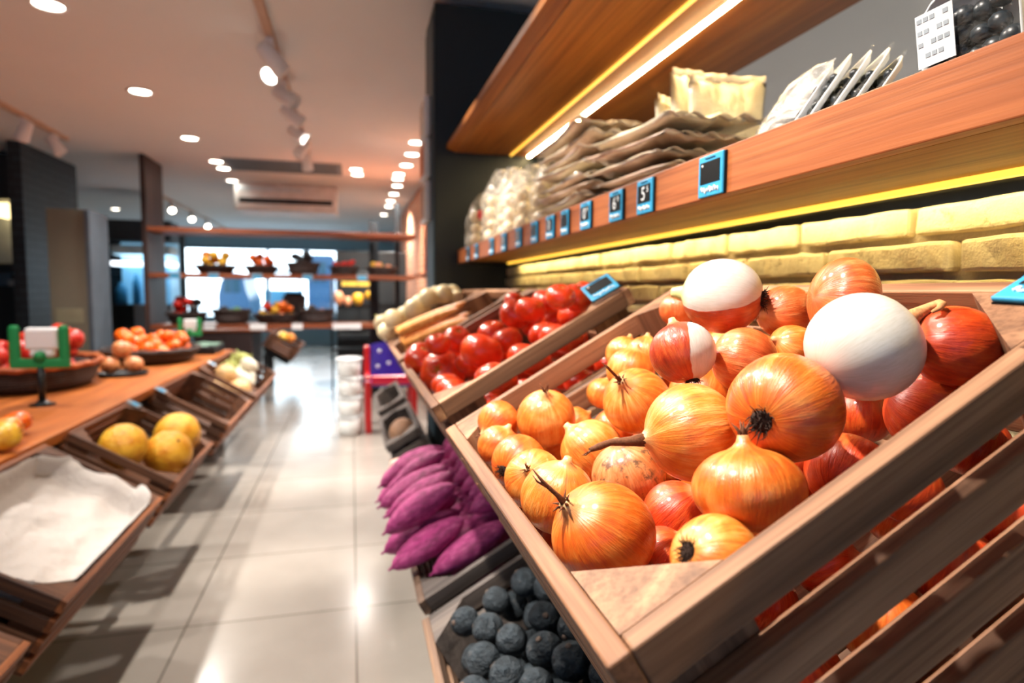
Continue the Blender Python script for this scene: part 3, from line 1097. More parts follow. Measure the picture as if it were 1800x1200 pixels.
def free_spots(pos, W, D, R, levels, pitch):
    """places left under a heap: (level, row from the near side, place up the slope, point)"""
    out = []
    for li, t in enumerate(levels):
        rows = int((W - .04) / pitch)
        for r in range(rows):
            for c in range(int((D - .04) / pitch)):
                p = Vector((.02 + R + .002 + c * pitch + (li % 2) * pitch * .4, .02 + R + .002 + r * pitch + (li % 2) * pitch * .4, t))
                if p.x > D - .02 - R or p.y > W - .02 - R:
                    continue
                bad = False
                for sx in (0, 1):
                    for sy in (0, 1):
                        a = (p.x if not sx else D - p.x) - .017
                        b = (p.y if not sy else W - p.y) - .017
                        if (a / .075 + b / .0825 - 1) / 18.0 < R:
                            bad = True
                if not bad and all((p - q).length > (R + r2) * 1.0 for q, r2 in pos):
                    pos.append((p, R * 1.02))
                    out.append((li, r, c, p))
    return out


for li, r_, c_, p in free_spots(ONPOS, 0.60, DC, .0295, (-.158, -.105, -.062), .062):
    onion_at('%s layer onion, %s row from the front slats, %s from the aisle board' % (('bottom', 'second', 'third')[li], ORD[r_], ORD[c_]), p.x, p.y, p.z, .029, ('red', 'orange', 'gold')[li])
# ------------------------------------------------------------------ tomatoes
TOM = []
t_ = NT('tomato_skin')
v_ = t_.coords()
t_.set(color=t_.ramp(t_.noise(v_, 1.3, 2), [(0.3, lin('#DA3412')), (0.6, lin('#E64618')), (0.8, lin('#EE7434'))]), rough=0.3, spec=0.5, coat=0.5, coatr=0.1)
TOMM = t_.m
SCAR = m_plain('tomato_stem_scar', '#B8701E', 0.6, 0.3, 0.3, 20)


def tomato_mesh(seed):
    rr = random.Random(seed)
    ph = rr.uniform(0, 6)
    prof = [(0, -0.72), (0.22, -0.75)]
    for k in range(1, 17):
        a = -PI / 2 + PI * (k + 1.5) / 19
        prof.append((math.cos(a) ** 0.8, 0.78 * math.sin(a)))
    prof += [(0.2, 0.7), (0.08, 0.63), (0, 0.6)]
    n = len(prof)

    def wob(p, i):
        w = 0.5 + 0.5 * i / n
        return 1 + w * (0.035 * math.cos(5 * p + ph) + 0.018 * math.cos(3 * p + 2 * ph))
    b = MB().lathe(prof, 40, None, wob)
    me = bpy.data.meshes.new('tomato')
    bmesh.ops.recalc_face_normals(b.bm, faces=b.bm.faces)
    b.bm.to_mesh(me)
    b.bm.free()
    me.materials.append(TOMM)
    return me


sb = MB()
for k in range(5):
    a = k * 2 * PI / 5
    sb.tube([(0, 0, 0.62), (0.14 * math.cos(a), 0.14 * math.sin(a), 0.68), (0.3 * math.cos(a), 0.3 * math.sin(a), 0.735)], [0.05, 0.035, 0.008], 5)
SCM = sb.build('stem_scar', SCAR)
TSM = SCM.data
bpy.data.objects.remove(SCM)
TMS = [tomato_mesh(s) for s in (1, 2, 3)]
tl = [(745, 632, 1.628, 0.0535), (778, 655, 1.534, 0.0588), (804, 596, 1.61, 0.0397), (798, 616, 1.72, 0.044), (848, 618, 1.369, 0.05), (866, 586, 1.743, 0.0446), (892, 598, 1.539, 0.0408), (907, 552, 1.593, 0.0451), (932, 545, 1.415, 0.0375), (945, 568, 1.667, 0.0487), (975, 562, 1.537, 0.0379), (960, 532, 1.476, 0.0364), (985, 522, 1.173, 0.03), (1013, 524, 1.224, 0.0324), (1030, 514, 1.277, 0.028), (1010, 597, 1.474, 0.0364), (980, 612, 1.636, 0.0374), (918, 648, 1.613, 0.0412), (850, 696, 1.587, 0.0348), (885, 665, 1.556, 0.0341), (945, 636, 1.548, 0.0339), (905, 530, 1.728, 0.0316), (770, 605, 1.472, 0.0323), (830, 640, 1.655, 0.0453)]
below = {15, 16, 17, 18, 19, 20}
ups = sorted([i for i in range(len(tl)) if i not in below], key=lambda i: (at_d(*tl[i][:3]) - Vector((CX, 0, CZ))).x)
dns = sorted(below, key=lambda i: at_d(*tl[i][:3]).x)
rt = random.Random(5)
for i, (px, py, d, R) in enumerate(tl):
    o = bpy.data.objects.new('tomato', TMS[i % 3])
    COL.objects.link(o)
    ax = view_dir(rt.uniform(-.3, .4), 0.9, rt.uniform(-.1, .8)) if i not in (1,) else view_dir(-.25, .25, .9)
    o.matrix_world = Matrix.Translation(at_d(px, py, d)) @ axes_to(ax, rt.uniform(0, 6)) @ Matrix.Scale(R * .965, 4)
    s = bpy.data.objects.new('stem_scar', TSM)
    COL.objects.link(s)
    s.parent = o
    if i in below:
        lab = 'red tomato seen under the side slat of its crate, %s from the aisle end' % ORD[dns.index(i)]
    else:
        lab = 'glossy red tomato on the heap, %s counting up from the aisle end' % ORD[ups.index(i)]
    tag(o, lab, 'tomato', 'tomatoes in the slatted crate')

TI = slope_mat(CX, 1.07, CZ, TILT).inverted()
tpos = [(TI @ at_d(px, py, d), R * 1.0) for px, py, d, R in tl]
for li, r_, c_, p in free_spots(tpos, 0.69, DC, .036, (-.150, -.092, -.040), .077):
    o = bpy.data.objects.new('tomato', TMS[(r_ + c_) % 3])
    COL.objects.link(o)
    o.matrix_world = Matrix.Translation(TI.inverted() @ p) @ axes_to((rt.uniform(-.4, .4), rt.uniform(-.4, .4), 1), rt.uniform(0, 6)) @ Matrix.Scale(.0345, 4)
    s = bpy.data.objects.new('stem_scar', TSM)
    COL.objects.link(s)
    s.parent = o
    tag(o, '%s layer tomato, %s row from the onion crate, %s from the aisle board' % (('bottom', 'second', 'third')[li], ORD[r_], ORD[c_]), 'tomato', 'tomatoes in the slatted crate')

# ------------------------------------------------------------------ carrots
CARM = []
t_ = NT('carrot_skin')
v_ = t_.coords((30, 30, 30))
t_.set(color=t_.ramp(t_.noise(v_, 2.0, 3), [(0.3, lin('#DA8236')), (0.6, lin('#EBA85C')), (0.8, lin('#F2C084'))]), rough=0.4, spec=0.4)
CARM = t_.m
CTOP = m_plain('cut_carrot_top', '#A8382A', 0.7, 0.3, 0.3, 40)
cm = slope_mat(CX, 1.84, CZ, TILT)
# (s0, y0, t0) thick end towards the aisle, (s1, y1, t1) tip up the slope
cl = []
for lay, (t0, s0, ys_) in enumerate(((-.040, .048, (.245, .303, .361, .419)), (.0, .050, (.25, .308, .366, .424)), (.040, .052, (.285, .342, .40)))):
    for y0 in ys_:
        cl.append(((s0, y0, t0), (s0 + .205 + .02 * math.sin(y0 * 40), y0 - .225, t0 - .002)))
for i, (a, b) in enumerate(cl):
    a, b = Vector(a), Vector(b)
    L = (b - a).length
    m = MB()
    prof = [(0, 0), (0.012, 0), (0.0165, 0.006), (0.0175, L * 0.12), (0.0165, L * 0.4), (0.0135, L * 0.7), (0.008, L * 0.92), (0.0025, L), (0, L + 0.004)]
    m.lathe(prof, 16, None, lambda p, k: 1 + 0.04 * math.sin(3 * p + i + k))
    o = m.build('carrot', CARM)
    o.matrix_world = cm @ Matrix.Translation(a) @ axes_to((b - a).normalized(), i * 1.3)
    MB().lathe([(0, -0.006), (0.007, -0.006), (0.012, -0.0003), (0, -0.0003)], 12).build('cut_top', CTOP, o)
    lay = 0 if i < 4 else (1 if i < 8 else 2)
    k = i - (0, 4, 8)[lay]
    tag(o, 'pale orange carrot, %s from the tomatoes in the %s layer of its crate' % (ORD[k], ('bottom', 'middle', 'top')[lay]), 'carrot', 'carrots in the slatted crate')

# ------------------------------------------------------------------ white bulbs
BULBM = m_plain('white_bulb_skin', '#F4E3B6', 0.35, 0.5, 0.08, 2, coat=0.2)
b = MB().lathe([(0, -.92), (.3, -.88)] + [(math.cos(a) ** .9, .93 * math.sin(a)) for a in np.linspace(-1.1, 1.15, 14)] + [(.2, .96), (.1, 1.1), (0, 1.12)], 28)
bo = b.build('white_bulb', BULBM)
BUM = bo.data
bpy.data.objects.remove(bo)
b = MB()
for k in range(5):
    b.tube([(0, 0, 1.08), (.05 * math.cos(k * 1.3), .05 * math.sin(k * 1.3), 1.2), (.12 * math.cos(k * 1.3), .12 * math.sin(k * 1.3), 1.32)], [.05, .03, .01], 5)
bo = b.build('stalk', m_plain('pale_green_stalk', '#AEB26A', 0.6))
BSM = bo.data
bpy.data.objects.remove(bo)
bl = [(680, 583, 2.485, 0.0386), (673, 568, 2.766, 0.0404), (692, 562, 2.427, 0.0421), (713, 556, 2.516, 0.0437), (728, 544, 2.444, 0.0424), (738, 534, 2.706, 0.042), (752, 523, 2.636, 0.0409), (766, 519, 2.794, 0.0408), (780, 517, 2.705, 0.042), (795, 515, 2.834, 0.0388), (803, 521, 2.768, 0.0329), (706, 570, 2.785, 0.0356), (745, 545, 2.811, 0.0359)]
so = sorted(range(len(bl)), key=lambda i: at_d(*bl[i][:3]).x)
for i, (px, py, d, R) in enumerate(bl):
    o = bpy.data.objects.new('white_bulb', BUM)
    COL.objects.link(o)
    o.matrix_world = Matrix.Translation(at_d(px, py, d)) @ axes_to(view_dir(rt.uniform(-.8, .8), rt.uniform(-.3, .8), rt.uniform(-.6, .3)), 0) @ Matrix.Scale(R, 4)
    s = bpy.data.objects.new('stalk', BSM)
    COL.objects.link(s)
    s.parent = o
    tag(o, 'round white bulb by the black partition, %s counting up from the aisle' % ORD[so.index(i)], 'vegetable', 'white bulbs in the far upper crate')

# ------------------------------------------------------------------ dark beetroots, lower tier
t_ = NT('dark_beet_skin')
v_ = t_.coords()
n_ = t_.noise(v_, 1.6, 5, 0.65)
t_.set(color=t_.ramp(n_, [(0.35, lin('#1A2228')), (0.6, lin('#323C44')), (0.78, lin('#5A5450'))]), rough=0.62, spec=0.35)
t_.bump(n_, 0.6, 0.05)
BEETM = t_.m
b = MB().lathe([(0, -1.05), (.12, -.98)] + [(math.cos(a) ** .9, .95 * math.sin(a)) for a in np.linspace(-1.2, 1.2, 14)] + [(.22, .9), (0, .86)], 26, None, lambda p, i: 1 + .04 * math.sin(2 * p + 1) + .02 * math.sin(5 * p))
bo = b.build('beetroot', BEETM)
BEM = bo.data
bpy.data.objects.remove(bo)
bo = MB().lathe([(.2, .88), (.16, .96), (.1, 1.0), (0, .98)], 12).build('crown', m_plain('beet_crown', '#5E5048', 0.8, 0.2, 0.4, 10))
BECM = bo.data
bpy.data.objects.remove(bo)
bm_ = slope_mat(LX, 0.56, LZ, TILT)
r_ = random.Random(21)
pos = []
for layer, (tz, ds) in enumerate(((-0.10, 0.0), (-0.045, 0.03), (0.006, 0.0))):
    for row in range(8):
        for c in range(6):
            s = 0.055 + c * 0.063 + (0.0315 if row % 2 else 0) + ds * 0.6
            y = 0.062 + row * 0.0665 + ds * 0.8
            if s > 0.372 or y > 0.575 or (layer == 2 and r_.random() < 0.12) or (layer < 2 and s < .11 and (y < .12 or y > .53)):
                continue
            pos.append((layer, row, c, s + r_.uniform(-.004, .004), y + r_.uniform(-.004, .004), tz + r_.uniform(-.004, .004), r_.uniform(.0262, .029)))
for layer, row, c, s, y, tz, R in pos:
    o = bpy.data.objects.new('beetroot', BEM)
    COL.objects.link(o)
    o.matrix_world = bm_ @ Matrix.Translation((s, y, tz)) @ axes_to((r_.uniform(-1, .3), r_.uniform(-1, 1), r_.uniform(-.2, 1)), r_.uniform(0, 6)) @ Matrix.Scale(R, 4)
    q = bpy.data.objects.new('crown', BECM)
    COL.objects.link(q)
    q.parent = o
    tag(o, 'dark beetroot, %s layer, %s row from the near end, %s from the aisle' % (('deep', 'middle', 'top')[layer], ORD[row], ORD[c]), 'beetroot', 'beetroots in the lower crate')

# ------------------------------------------------------------------ purple sweet potatoes
t_ = NT('purple_sweet_potato_skin')
v_ = t_.coords((6, 6, 2.0))
n_ = t_.noise(v_, 2.2, 5, 0.6)
t_.set(color=t_.ramp(n_, [(0.3, lin('#84285C')), (0.55, lin('#BE4488')), (0.78, lin('#E07CAC'))]), rough=0.5, spec=0.4)
t_.bump(t_.noise(v_, 9, 4), 0.4, 0.03)
PURP = t_.m
PM = []
for sd in range(4):
    rr = random.Random(sd)
    k = [rr.uniform(.85, 1.15) for _ in range(12)]
    # unit: half-length 1 along z, radius about .3
    prof = [(0, -1.12), (.02, -1.1), (.035, -1.0)] + [(.30 * (max(0, 1 - abs(zz) ** 1.7)) ** .62 * (k[i] * .3 + .7) + .025, zz) for i, zz in enumerate(np.linspace(-.92, .92, 12))] + [(.035, 1.0), (.015, 1.12), (0, 1.13)]
    bo = MB().lathe(prof, 18, None, lambda p, i: 1 + .07 * math.sin(2 * p + sd) + .03 * math.sin(3 * p + i * .6)).build('sweet_potato', PURP)
    for v in bo.data.vertices:
        v.co.x += .06 * math.sin(v.co.z * 1.6 + sd)
    PM.append(bo.data)
    bpy.data.objects.remove(bo)
pm_ = slope_mat(LX, 1.262, LZ, TILT)
r_ = random.Random(4)
for layer, (tz, s0, nc) in enumerate(((-0.075, .155, 2), (-0.005, .158, 1), (0.042, .072, 2), (0.110, .095, 1))):
    for row in range(10):
        for c in range(nc):
            y = 0.06 + row * 0.083 + (.04 if layer % 2 else 0)
            if y > 0.80 or (layer == 3 and (row == 0 or row > 5)) or (layer < 3 and layer != 1 and (y < .09 or y > .76)) or (layer == 1 and (y < .1 or y > .76)):
                continue
            s = s0 + c * 0.222 + r_.uniform(-.012, .012)
            if layer == 0 and c == 1:
                s = .30
                continue
            o = bpy.data.objects.new('sweet_potato', PM[r_.randrange(4)])
            COL.objects.link(o)
            L = r_.uniform(.095, .103)
            o.matrix_world = pm_ @ Matrix.Translation((s, y, tz + r_.uniform(-.003, .003))) @ axes_to((1, r_.uniform(-.12, .08), r_.uniform(-.02, .06)), r_.uniform(0, 6)) @ Matrix.Diagonal((L * 1.08, L * 1.08, L, 1))
            tag(o, 'purple sweet potato, %s layer, %s row beyond the beetroots, %s' % (('lowest', 'second', 'third', 'topmost')[layer], ORD[row], ('tip over the aisle board', 'tip towards the wall')[c]), 'sweet potato', 'purple sweet potatoes in the lower crate')
# turnip and melon in the lower crates
o = MB().lathe([(0, -1)] + [(math.cos(a), math.sin(a)) for a in np.linspace(-1.4, 1.3, 14)] + [(.1, 1.05), (0, 1.06)], 24).build('turnip', m_plain('pale_pink_turnip', '#D8AFA0', 0.5, 0.4, 0.12, 2))
MB().tube([(0, 0, 1.02), (.03, 0, 1.15), (.1, .02, 1.25)], [.07, .05, .03], 8).build('stalk', STEM, o)
o.matrix_world = pm_ @ Matrix.Translation((0.046, 0.845, 0.035)) @ axes_to((-.3, .2, .9)) @ Matrix.Scale(0.034, 4)
tag(o, 'pale pink turnip at the far aisle corner of the sweet potato crate', 'vegetable')
o = MB().lathe([(0, -1)] + [(math.cos(a), 1.05 * math.sin(a)) for a in np.linspace(-1.45, 1.45, 18)] + [(0, 1.05)], 30).build('melon', m_plain('peach_melon_skin', '#C99C7C', 0.55, 0.4, 0.12, 2))
MB().tube([(0, 0, 1.02), (.02, 0, 1.1)], [.09, .06], 8).build('stalk', STEM, o)
o.matrix_world = slope_mat(LX, 2.62, LZ, TILT) @ Matrix.Translation((0.083, 0.26, -0.045)) @ axes_to((.6, .3, .7)) @ Matrix.Scale(0.062, 4)
tag(o, 'pale peach melon alone inside the grey slatted lower crate', 'melon')
# ------------------------------------------------------------------ price tags
def text_mesh(s, size):
    cu = bpy.data.curves.new('price_digits', 'FONT')
    cu.body = s
    cu.size = size
    cu.align_x = 'CENTER'
    cu.align_y = 'CENTER'
    o = bpy.data.objects.new('price_digits', cu)
    COL.objects.link(o)
    dg = bpy.context.evaluated_depsgraph_get()
    me = bpy.data.meshes.new_from_object(o.evaluated_get(dg))
    bpy.data.objects.remove(o)
    return me


def wavy(parent, w, y, z):
    b = MB()
    pts = [(-w + 2 * w * k / 22, y + 0.0035 * math.sin(k * 1.9) + 0.0015 * math.sin(k * 0.8), z) for k in range(23)]
    b.tube(pts, 0.0011, 5)
    return b.build('script_lettering', INK, parent)


def price_tag(label, mat, w, h, big=None, small=None, group='price tags on the shelf lip', screen_off=False):
    """local x to the right, y up, z towards the reader"""
    t = thing('price_tag', label, 'price tag', group=group, mat=mat)
    MB().box((-w / 2, -h / 2, 0), (w / 2, h / 2, 0.004), 0.0015).build('card', BLUEPL, t)
    MB().box((-w / 2, -h / 2, -0.0015), (w / 2 + 0.002, h / 2, -0.0002)).build('mounting_plate', BLACKPL, t)
    MB().box((-w * 0.40, -h * 0.18, 0.0041), (w * 0.40, h * 0.34, 0.0048)).build('screen', BLACKPL, t)
    b = MB()
    b.tube([(-w * 0.2 + w * 0.4 * k / 12, h * 0.42 + 0.0012 * math.sin(k * 2.1), 0.0044) for k in range(13)], 0.0009, 5)
    b.build('top_lettering', DKBLUE, t)
    wavy(t, w * 0.36, -h * 0.34, 0.0046)
    if big:
        for s, sz, x, y in ((big, h * 0.56, -w * 0.03, h * 0.06), (small, h * 0.26, w * 0.24, h * 0.18)):
            if not s:
                continue
            me = text_mesh(s, sz)
            me.materials.append(INK)
            q = bpy.data.objects.new('price_digits', me)
            COL.objects.link(q)
            q.parent = t
            q.location = (x, y, 0.0052)
    else:
        MB().lathe([(0, 0), (0.0018, 0), (0.0018, 0.0004), (0, 0.0004)], 10, Matrix.Translation((-w * 0.3, h * 0.26, 0.0049))).build('corner_dot', INK, t)
    return t


# facing -x: local x -> -y... reading direction runs away from the right end
TM = Matrix(((0, 0, -1, 0), (-1, 0, 0, 0), (0, 1, 0, 0), (0, 0, 0, 1)))
tags = [(0.769, .059, None, None), (0.967, .056, '5', '5'), (1.085, .058, '6', '9'), (1.24, .058, '0', '9'), (1.372, .05, None, None), (1.482, .06, '0', ''), (1.62, .058, None, None), (1.784, .06, '3', ''), (1.967, .06, '8', ''), (2.152, .06, None, None), (2.429, .06, None, None), (2.614, .06, '1', '')]
tl_ = ['nearest one with a dark screen', None]
for i, (y, w, a, b_) in enumerate(tags):
    lab = 'blue price tag on the shelf lip, %s from the trays, ' % ORD[i] + ('dark blank screen' if not a else 'showing %s' % a)
    price_tag(lab, Matrix.Translation((0.4778, y, 1.411)) @ TM, w, 0.056, a, b_)

# tags on the crates
p = at_d(1775, 512, 0.66)
S_ = Vector((math.cos(TILT), 0, math.sin(TILT)))
N_ = Vector((-math.sin(TILT), 0, math.cos(TILT)))


def frame(x, y, z, loc):
    x, y, z = Vector(x).normalized(), Vector(y).normalized(), Vector(z).normalized()
    return Matrix(((x.x, y.x, z.x, loc.x), (x.y, y.y, z.y, loc.y), (x.z, y.z, z.z, loc.z), (0, 0, 0, 1)))


oc = slope_mat(CX, 0.297, CZ, TILT)
tc_ = slope_mat(CX, 1.07, CZ, TILT)
# lies over the rim corner of the onion crate, reading side up
pc = oc @ Vector((0, 0, 0.035))
q0, q1, q2 = hit(1742, 531, pc, N_), hit(1840, 537, pc, N_), hit(1800, 478, pc, N_)
u = (q1 - q0).normalized()
vv = q2 - q0
vv = (vv - u * vv.dot(u)).normalized()
nn = u.cross(vv)
price_tag('blue tag lying over the back corner of the onion crate', frame(u, vv, nn, q0 + u * .033 + vv * .026), 0.066, 0.052, None, None, None)
tgx = thing('tag_holder', 'small clear prop that carries the blue tag on the back corner of the onion crate', 'tag holder', mat=oc)
MB().box((.385, .001, .0005), (.405, .015, .028), .002).build('clip', STEEL, tgx)
u = Vector((0.75, -0.1, 0.43)).normalized()
vv = Vector((-0.25, 0.75, 0.35)); vv = (vv - u * vv.dot(u)).normalized()
price_tag('blue tag on the back end of the tomato crate side slat', frame(u, vv, u.cross(vv), tc_ @ Vector((0.385, 0.03, 0.02))), 0.06, 0.05, None, None, None)

# ------------------------------------------------------------------ packets on the wall shelf
ZS = 1.4025


def bag_mesh(w, l, th, seed, nu=26, nv=18, crimp=True):
    """flat sealed packet: u along l (crimped ends), v across w"""
    b = MB()
    sd = Vector((seed * 3.1, seed * 1.7, seed))

    def f(sgn):
        def g(u, v):
            a, c = u * 2 - 1, v * 2 - 1
            e = max(0.0, 1 - abs(a) ** 6) * max(0.0, 1 - abs(c) ** 4)
            hgt = sgn * th * (e ** 0.6) * (0.75 + 0.5 * noise.noise(Vector((u * 3, v * 2.5, 0)) + sd))
            wr = 0.06 * th * noise.noise(Vector((u * 9, v * 14, 2)) + sd)
            cr = 0.006 * noise.noise(Vector((v * 7, u * 2, 5)) + sd) * (1 + 2 * abs(a) ** 8)
            return Vector((a * l / 2 + .004 * noise.noise(Vector((v * 9, 0, 0)) + sd) * abs(a), c * w / 2 * (1 - 0.06 * (1 - abs(a)) + 0.02 * noise.noise(Vector((u * 6, 0, 4)) + sd)), hgt + wr + cr))
        return g
    b.grid(f(1), nu, nv)
    b.grid(f(-1), nu, nv)
    bmesh.ops.remove_doubles(b.bm, verts=b.bm.verts, dist=0.0008)
    return b


def m_packet(name, c1, c2, sc=9):
    t = NT(name)
    v = t.coords()
    n = t.noise(v, sc, 5, 0.65, 0.6)
    t.set(color=t.ramp(n, [(0.32, lin(c1)), (0.62, lin(c2)), (0.76, lin('#EDE4D2'))]), rough=0.32, spec=0.6, coat=0.5, coatr=0.15)
    t.bump(t.noise(v, 40, 5, 0.6, 1.0), 0.8, 0.006)
    return t.m


PK = [m_packet('beige_packet', '#B29A7C', '#D8C6A8'), m_packet('tan_packet', '#A88870', '#CDB096'), m_packet('cream_packet', '#D8CAA4', '#EEE4C8'), m_packet('pale_packet', '#C9BBAE', '#E2DACE')]
SEAL = m_plain('packet_seal_film', '#D9CFC0', 0.25, 0.6, 0.1, 30)


def packet(label, loc, rot, w, l, th, seed, mat, group, cat='packet', name='snack_packet'):
    o = bag_mesh(w, l, th, seed).build(name, mat)
    o.matrix_world = Matrix.Translation(loc) @ rot
    sgn = l / 2
    sd = Vector((seed * 2.3, 1, seed))
    for q in (-1, 1):
        b = MB()
        b.grid(lambda u, v: Vector((q * (sgn - 0.003 + u * 0.016), (v * 2 - 1) * w / 2 * 0.97, 0.004 * math.sin(v * 26 + seed) + 0.012 * noise.noise(Vector((v * 3, q, 0)) + sd) * u)), 3, 26)
        so_ = b.build('sealed_edge', SEAL, o)
        md = so_.modifiers.new('thickness', 'SOLIDIFY')
        md.thickness = 0.0008
    return tag(o, label, cat, group)


RZ = lambda a: Matrix.Rotation(a, 4, 'Z')
RX = lambda a: Matrix.Rotation(a, 4, 'X')
RY = lambda a: Matrix.Rotation(a, 4, 'Y')
# two stacks of flat packets
for k in range(9):
    z_ = ZS + 0.018 + 0.0275 * k
    packet('flat snack packet in the far stack on the wall shelf, %s from the bottom' % ORD[k], Vector((0.61 + .006 * math.sin(k * 2.1), 1.54 + .012 * math.sin(k * 1.7), z_)), RZ(PI / 2 + .06 * math.sin(k * 2.9)) @ RY(.02 * math.sin(k)), 0.2, 0.34, 0.0115, k + 1, PK[(0, 2, 0, 1, 0, 2, 1, 0, 0)[k]], 'far stack of flat packets')
for k in range(6):
    z_ = ZS + 0.019 + 0.0275 * k
    packet('flat snack packet in the near stack behind the tag showing 5, %s from the bottom' % ORD[k], Vector((0.61 + .006 * math.sin(k * 1.3), 1.15 + .014 * math.sin(k * 2.3), z_)), RZ(PI / 2 + .05 * math.sin(k * 1.9)) @ RY(-.05), 0.2, 0.33, 0.0115, k + 21, PK[(1, 0, 1, 0, 1, 2)[k]], 'near stack of flat packets')
packet('single flat packet slanting beside the leaning trays', Vector((0.605, 0.893, ZS + 0.034)), RZ(PI / 2 + .1) @ RY(-.10), 0.18, 0.165, 0.014, 41, PK[0], None)
# upright cream bags at the back
for k, (x, y, z_, yawk, h_, lab) in enumerate(((0.78, 1.44, 1.555, 0.4, .30, 'tall'), (0.80, 1.36, 1.575, 0.05, .34, 'tallest'), (0.80, 1.24, 1.55, -0.25, .29, 'slanting'))):
    packet('%s cream paper packet standing behind the flat packet stacks' % lab, Vector((x, y, ZS + h_ / 2 + 0.018)), RZ(yawk) @ RX(PI / 2) @ RZ(PI / 2), 0.13 + 0.02 * k, h_, 0.018, 51 + k, PK[2], 'upright cream packets')
# clear bags near the black partition
FILM = m_film('clear_bag_film', '#FAF4E8', 0.25, 0.2)
ROLL = m_packet('pale_roll_dough', '#E6D2A4', '#F2E4C0', 14)
REDP = m_plain('red_print', '#C81E2A', 0.4)
for k, (x, y, h_, w_, yawk) in enumerate(((0.575, 2.70, .27, .20, .1), (0.60, 2.50, .335, .19, -.1), (0.60, 2.32, .31, .17, .15), (0.59, 2.16, .27, .17, -.15), (0.59, 2.00, .26, .17, .1), (0.60, 1.84, .25, .16, -.12))):
    t = thing('bread_bag', 'clear bag of pale rolls on the shelf end, %s from the black partition' % ORD[k], 'bag', (x, y, ZS + .004), 'clear bags of pale rolls')
    t.rotation_euler = (0, 0, yawk)
    b = MB()

    def bagf(u, v, h_=h_, w_=w_, k=k):
        p = 2 * PI * u
        zz = v
        r = (1 - max(0, (zz - .62) / .38) ** 1.3 * .62) * (1 - .10 * max(0, .12 - zz) / .12)
        n = noise.noise(Vector((math.cos(p) * 2, math.sin(p) * 2, zz * 5 + k * 3)))
        r *= 1 + .10 * n + .05 * math.sin(p * 7 + k) * max(0, zz - .5)
        return Vector((math.cos(p) * w_ * .46 * r, math.sin(p) * .072 * r, zz * h_))
    b.grid(bagf, 36, 22)
    b.build('film_bag', FILM, t)
    b = MB()
    rr = random.Random(k)
    z0 = 0.03
    while z0 < h_ * 0.66:
        for sx in (-.045, 0.0, .045):
            b.ball((sx * w_ / .19 + rr.uniform(-.006, .006), rr.uniform(-.008, .008), z0 + rr.uniform(-.004, .004)), .027, 2, None, (1, 1.2, .95))
        z0 += 0.045
    o = b.build('roll_filling', ROLL, t)
    o['kind'] = 'stuff'
    o = MB().tube([(-.012, 0, h_ * .98), (0, .004, h_ * 1.0), (.012, 0, h_ * .98)], .006, 6).build('twist_tie', PK[3], t)
    if k in (0,):
        for sx, sz in ((-.05, .17), (.02, .19)):
            q = MB().ball((sx, -.066, sz), .017, 2, None, (.8, .25, 1.3)).build('red_print_mark', REDP, t)

# ------------------------------------------------------------------ fruit trays on the wall shelf
TRAYM = m_plain('translucent_white_tray', '#DADCDC', 0.35, 0.5, 0.04, 6)
t_ = NT('dark_grape_skin')
v_ = t_.coords()
t_.set(color=t_.ramp(t_.noise(v_, 30, 3), [(0.35, lin('#0F161B')), (0.65, lin('#232E36')), (0.8, lin('#3A3A3E'))]), rough=0.35, spec=0.5)
GRAPE = t_.m
t_ = NT('brown_fig_skin')
v_ = t_.coords()
t_.set(color=t_.ramp(t_.noise(v_, 25, 4), [(0.35, lin('#2A2622')), (0.65, lin('#4A4138')), (0.8, lin('#6A5A48'))]), rough=0.5, spec=0.4)
FIG = t_.m


def rrect(w, h, r, n=5):
    pts = []
    for cx, cy, a0 in ((w / 2 - r, h / 2 - r, 0), (-w / 2 + r, h / 2 - r, PI / 2), (-w / 2 + r, -h / 2 + r, PI), (w / 2 - r, -h / 2 + r, 3 * PI / 2)):
        for k in range(n + 1):
            a = a0 + PI / 2 * k / n
            pts.append((cx + r * math.cos(a), cy + r * math.sin(a)))
    return pts


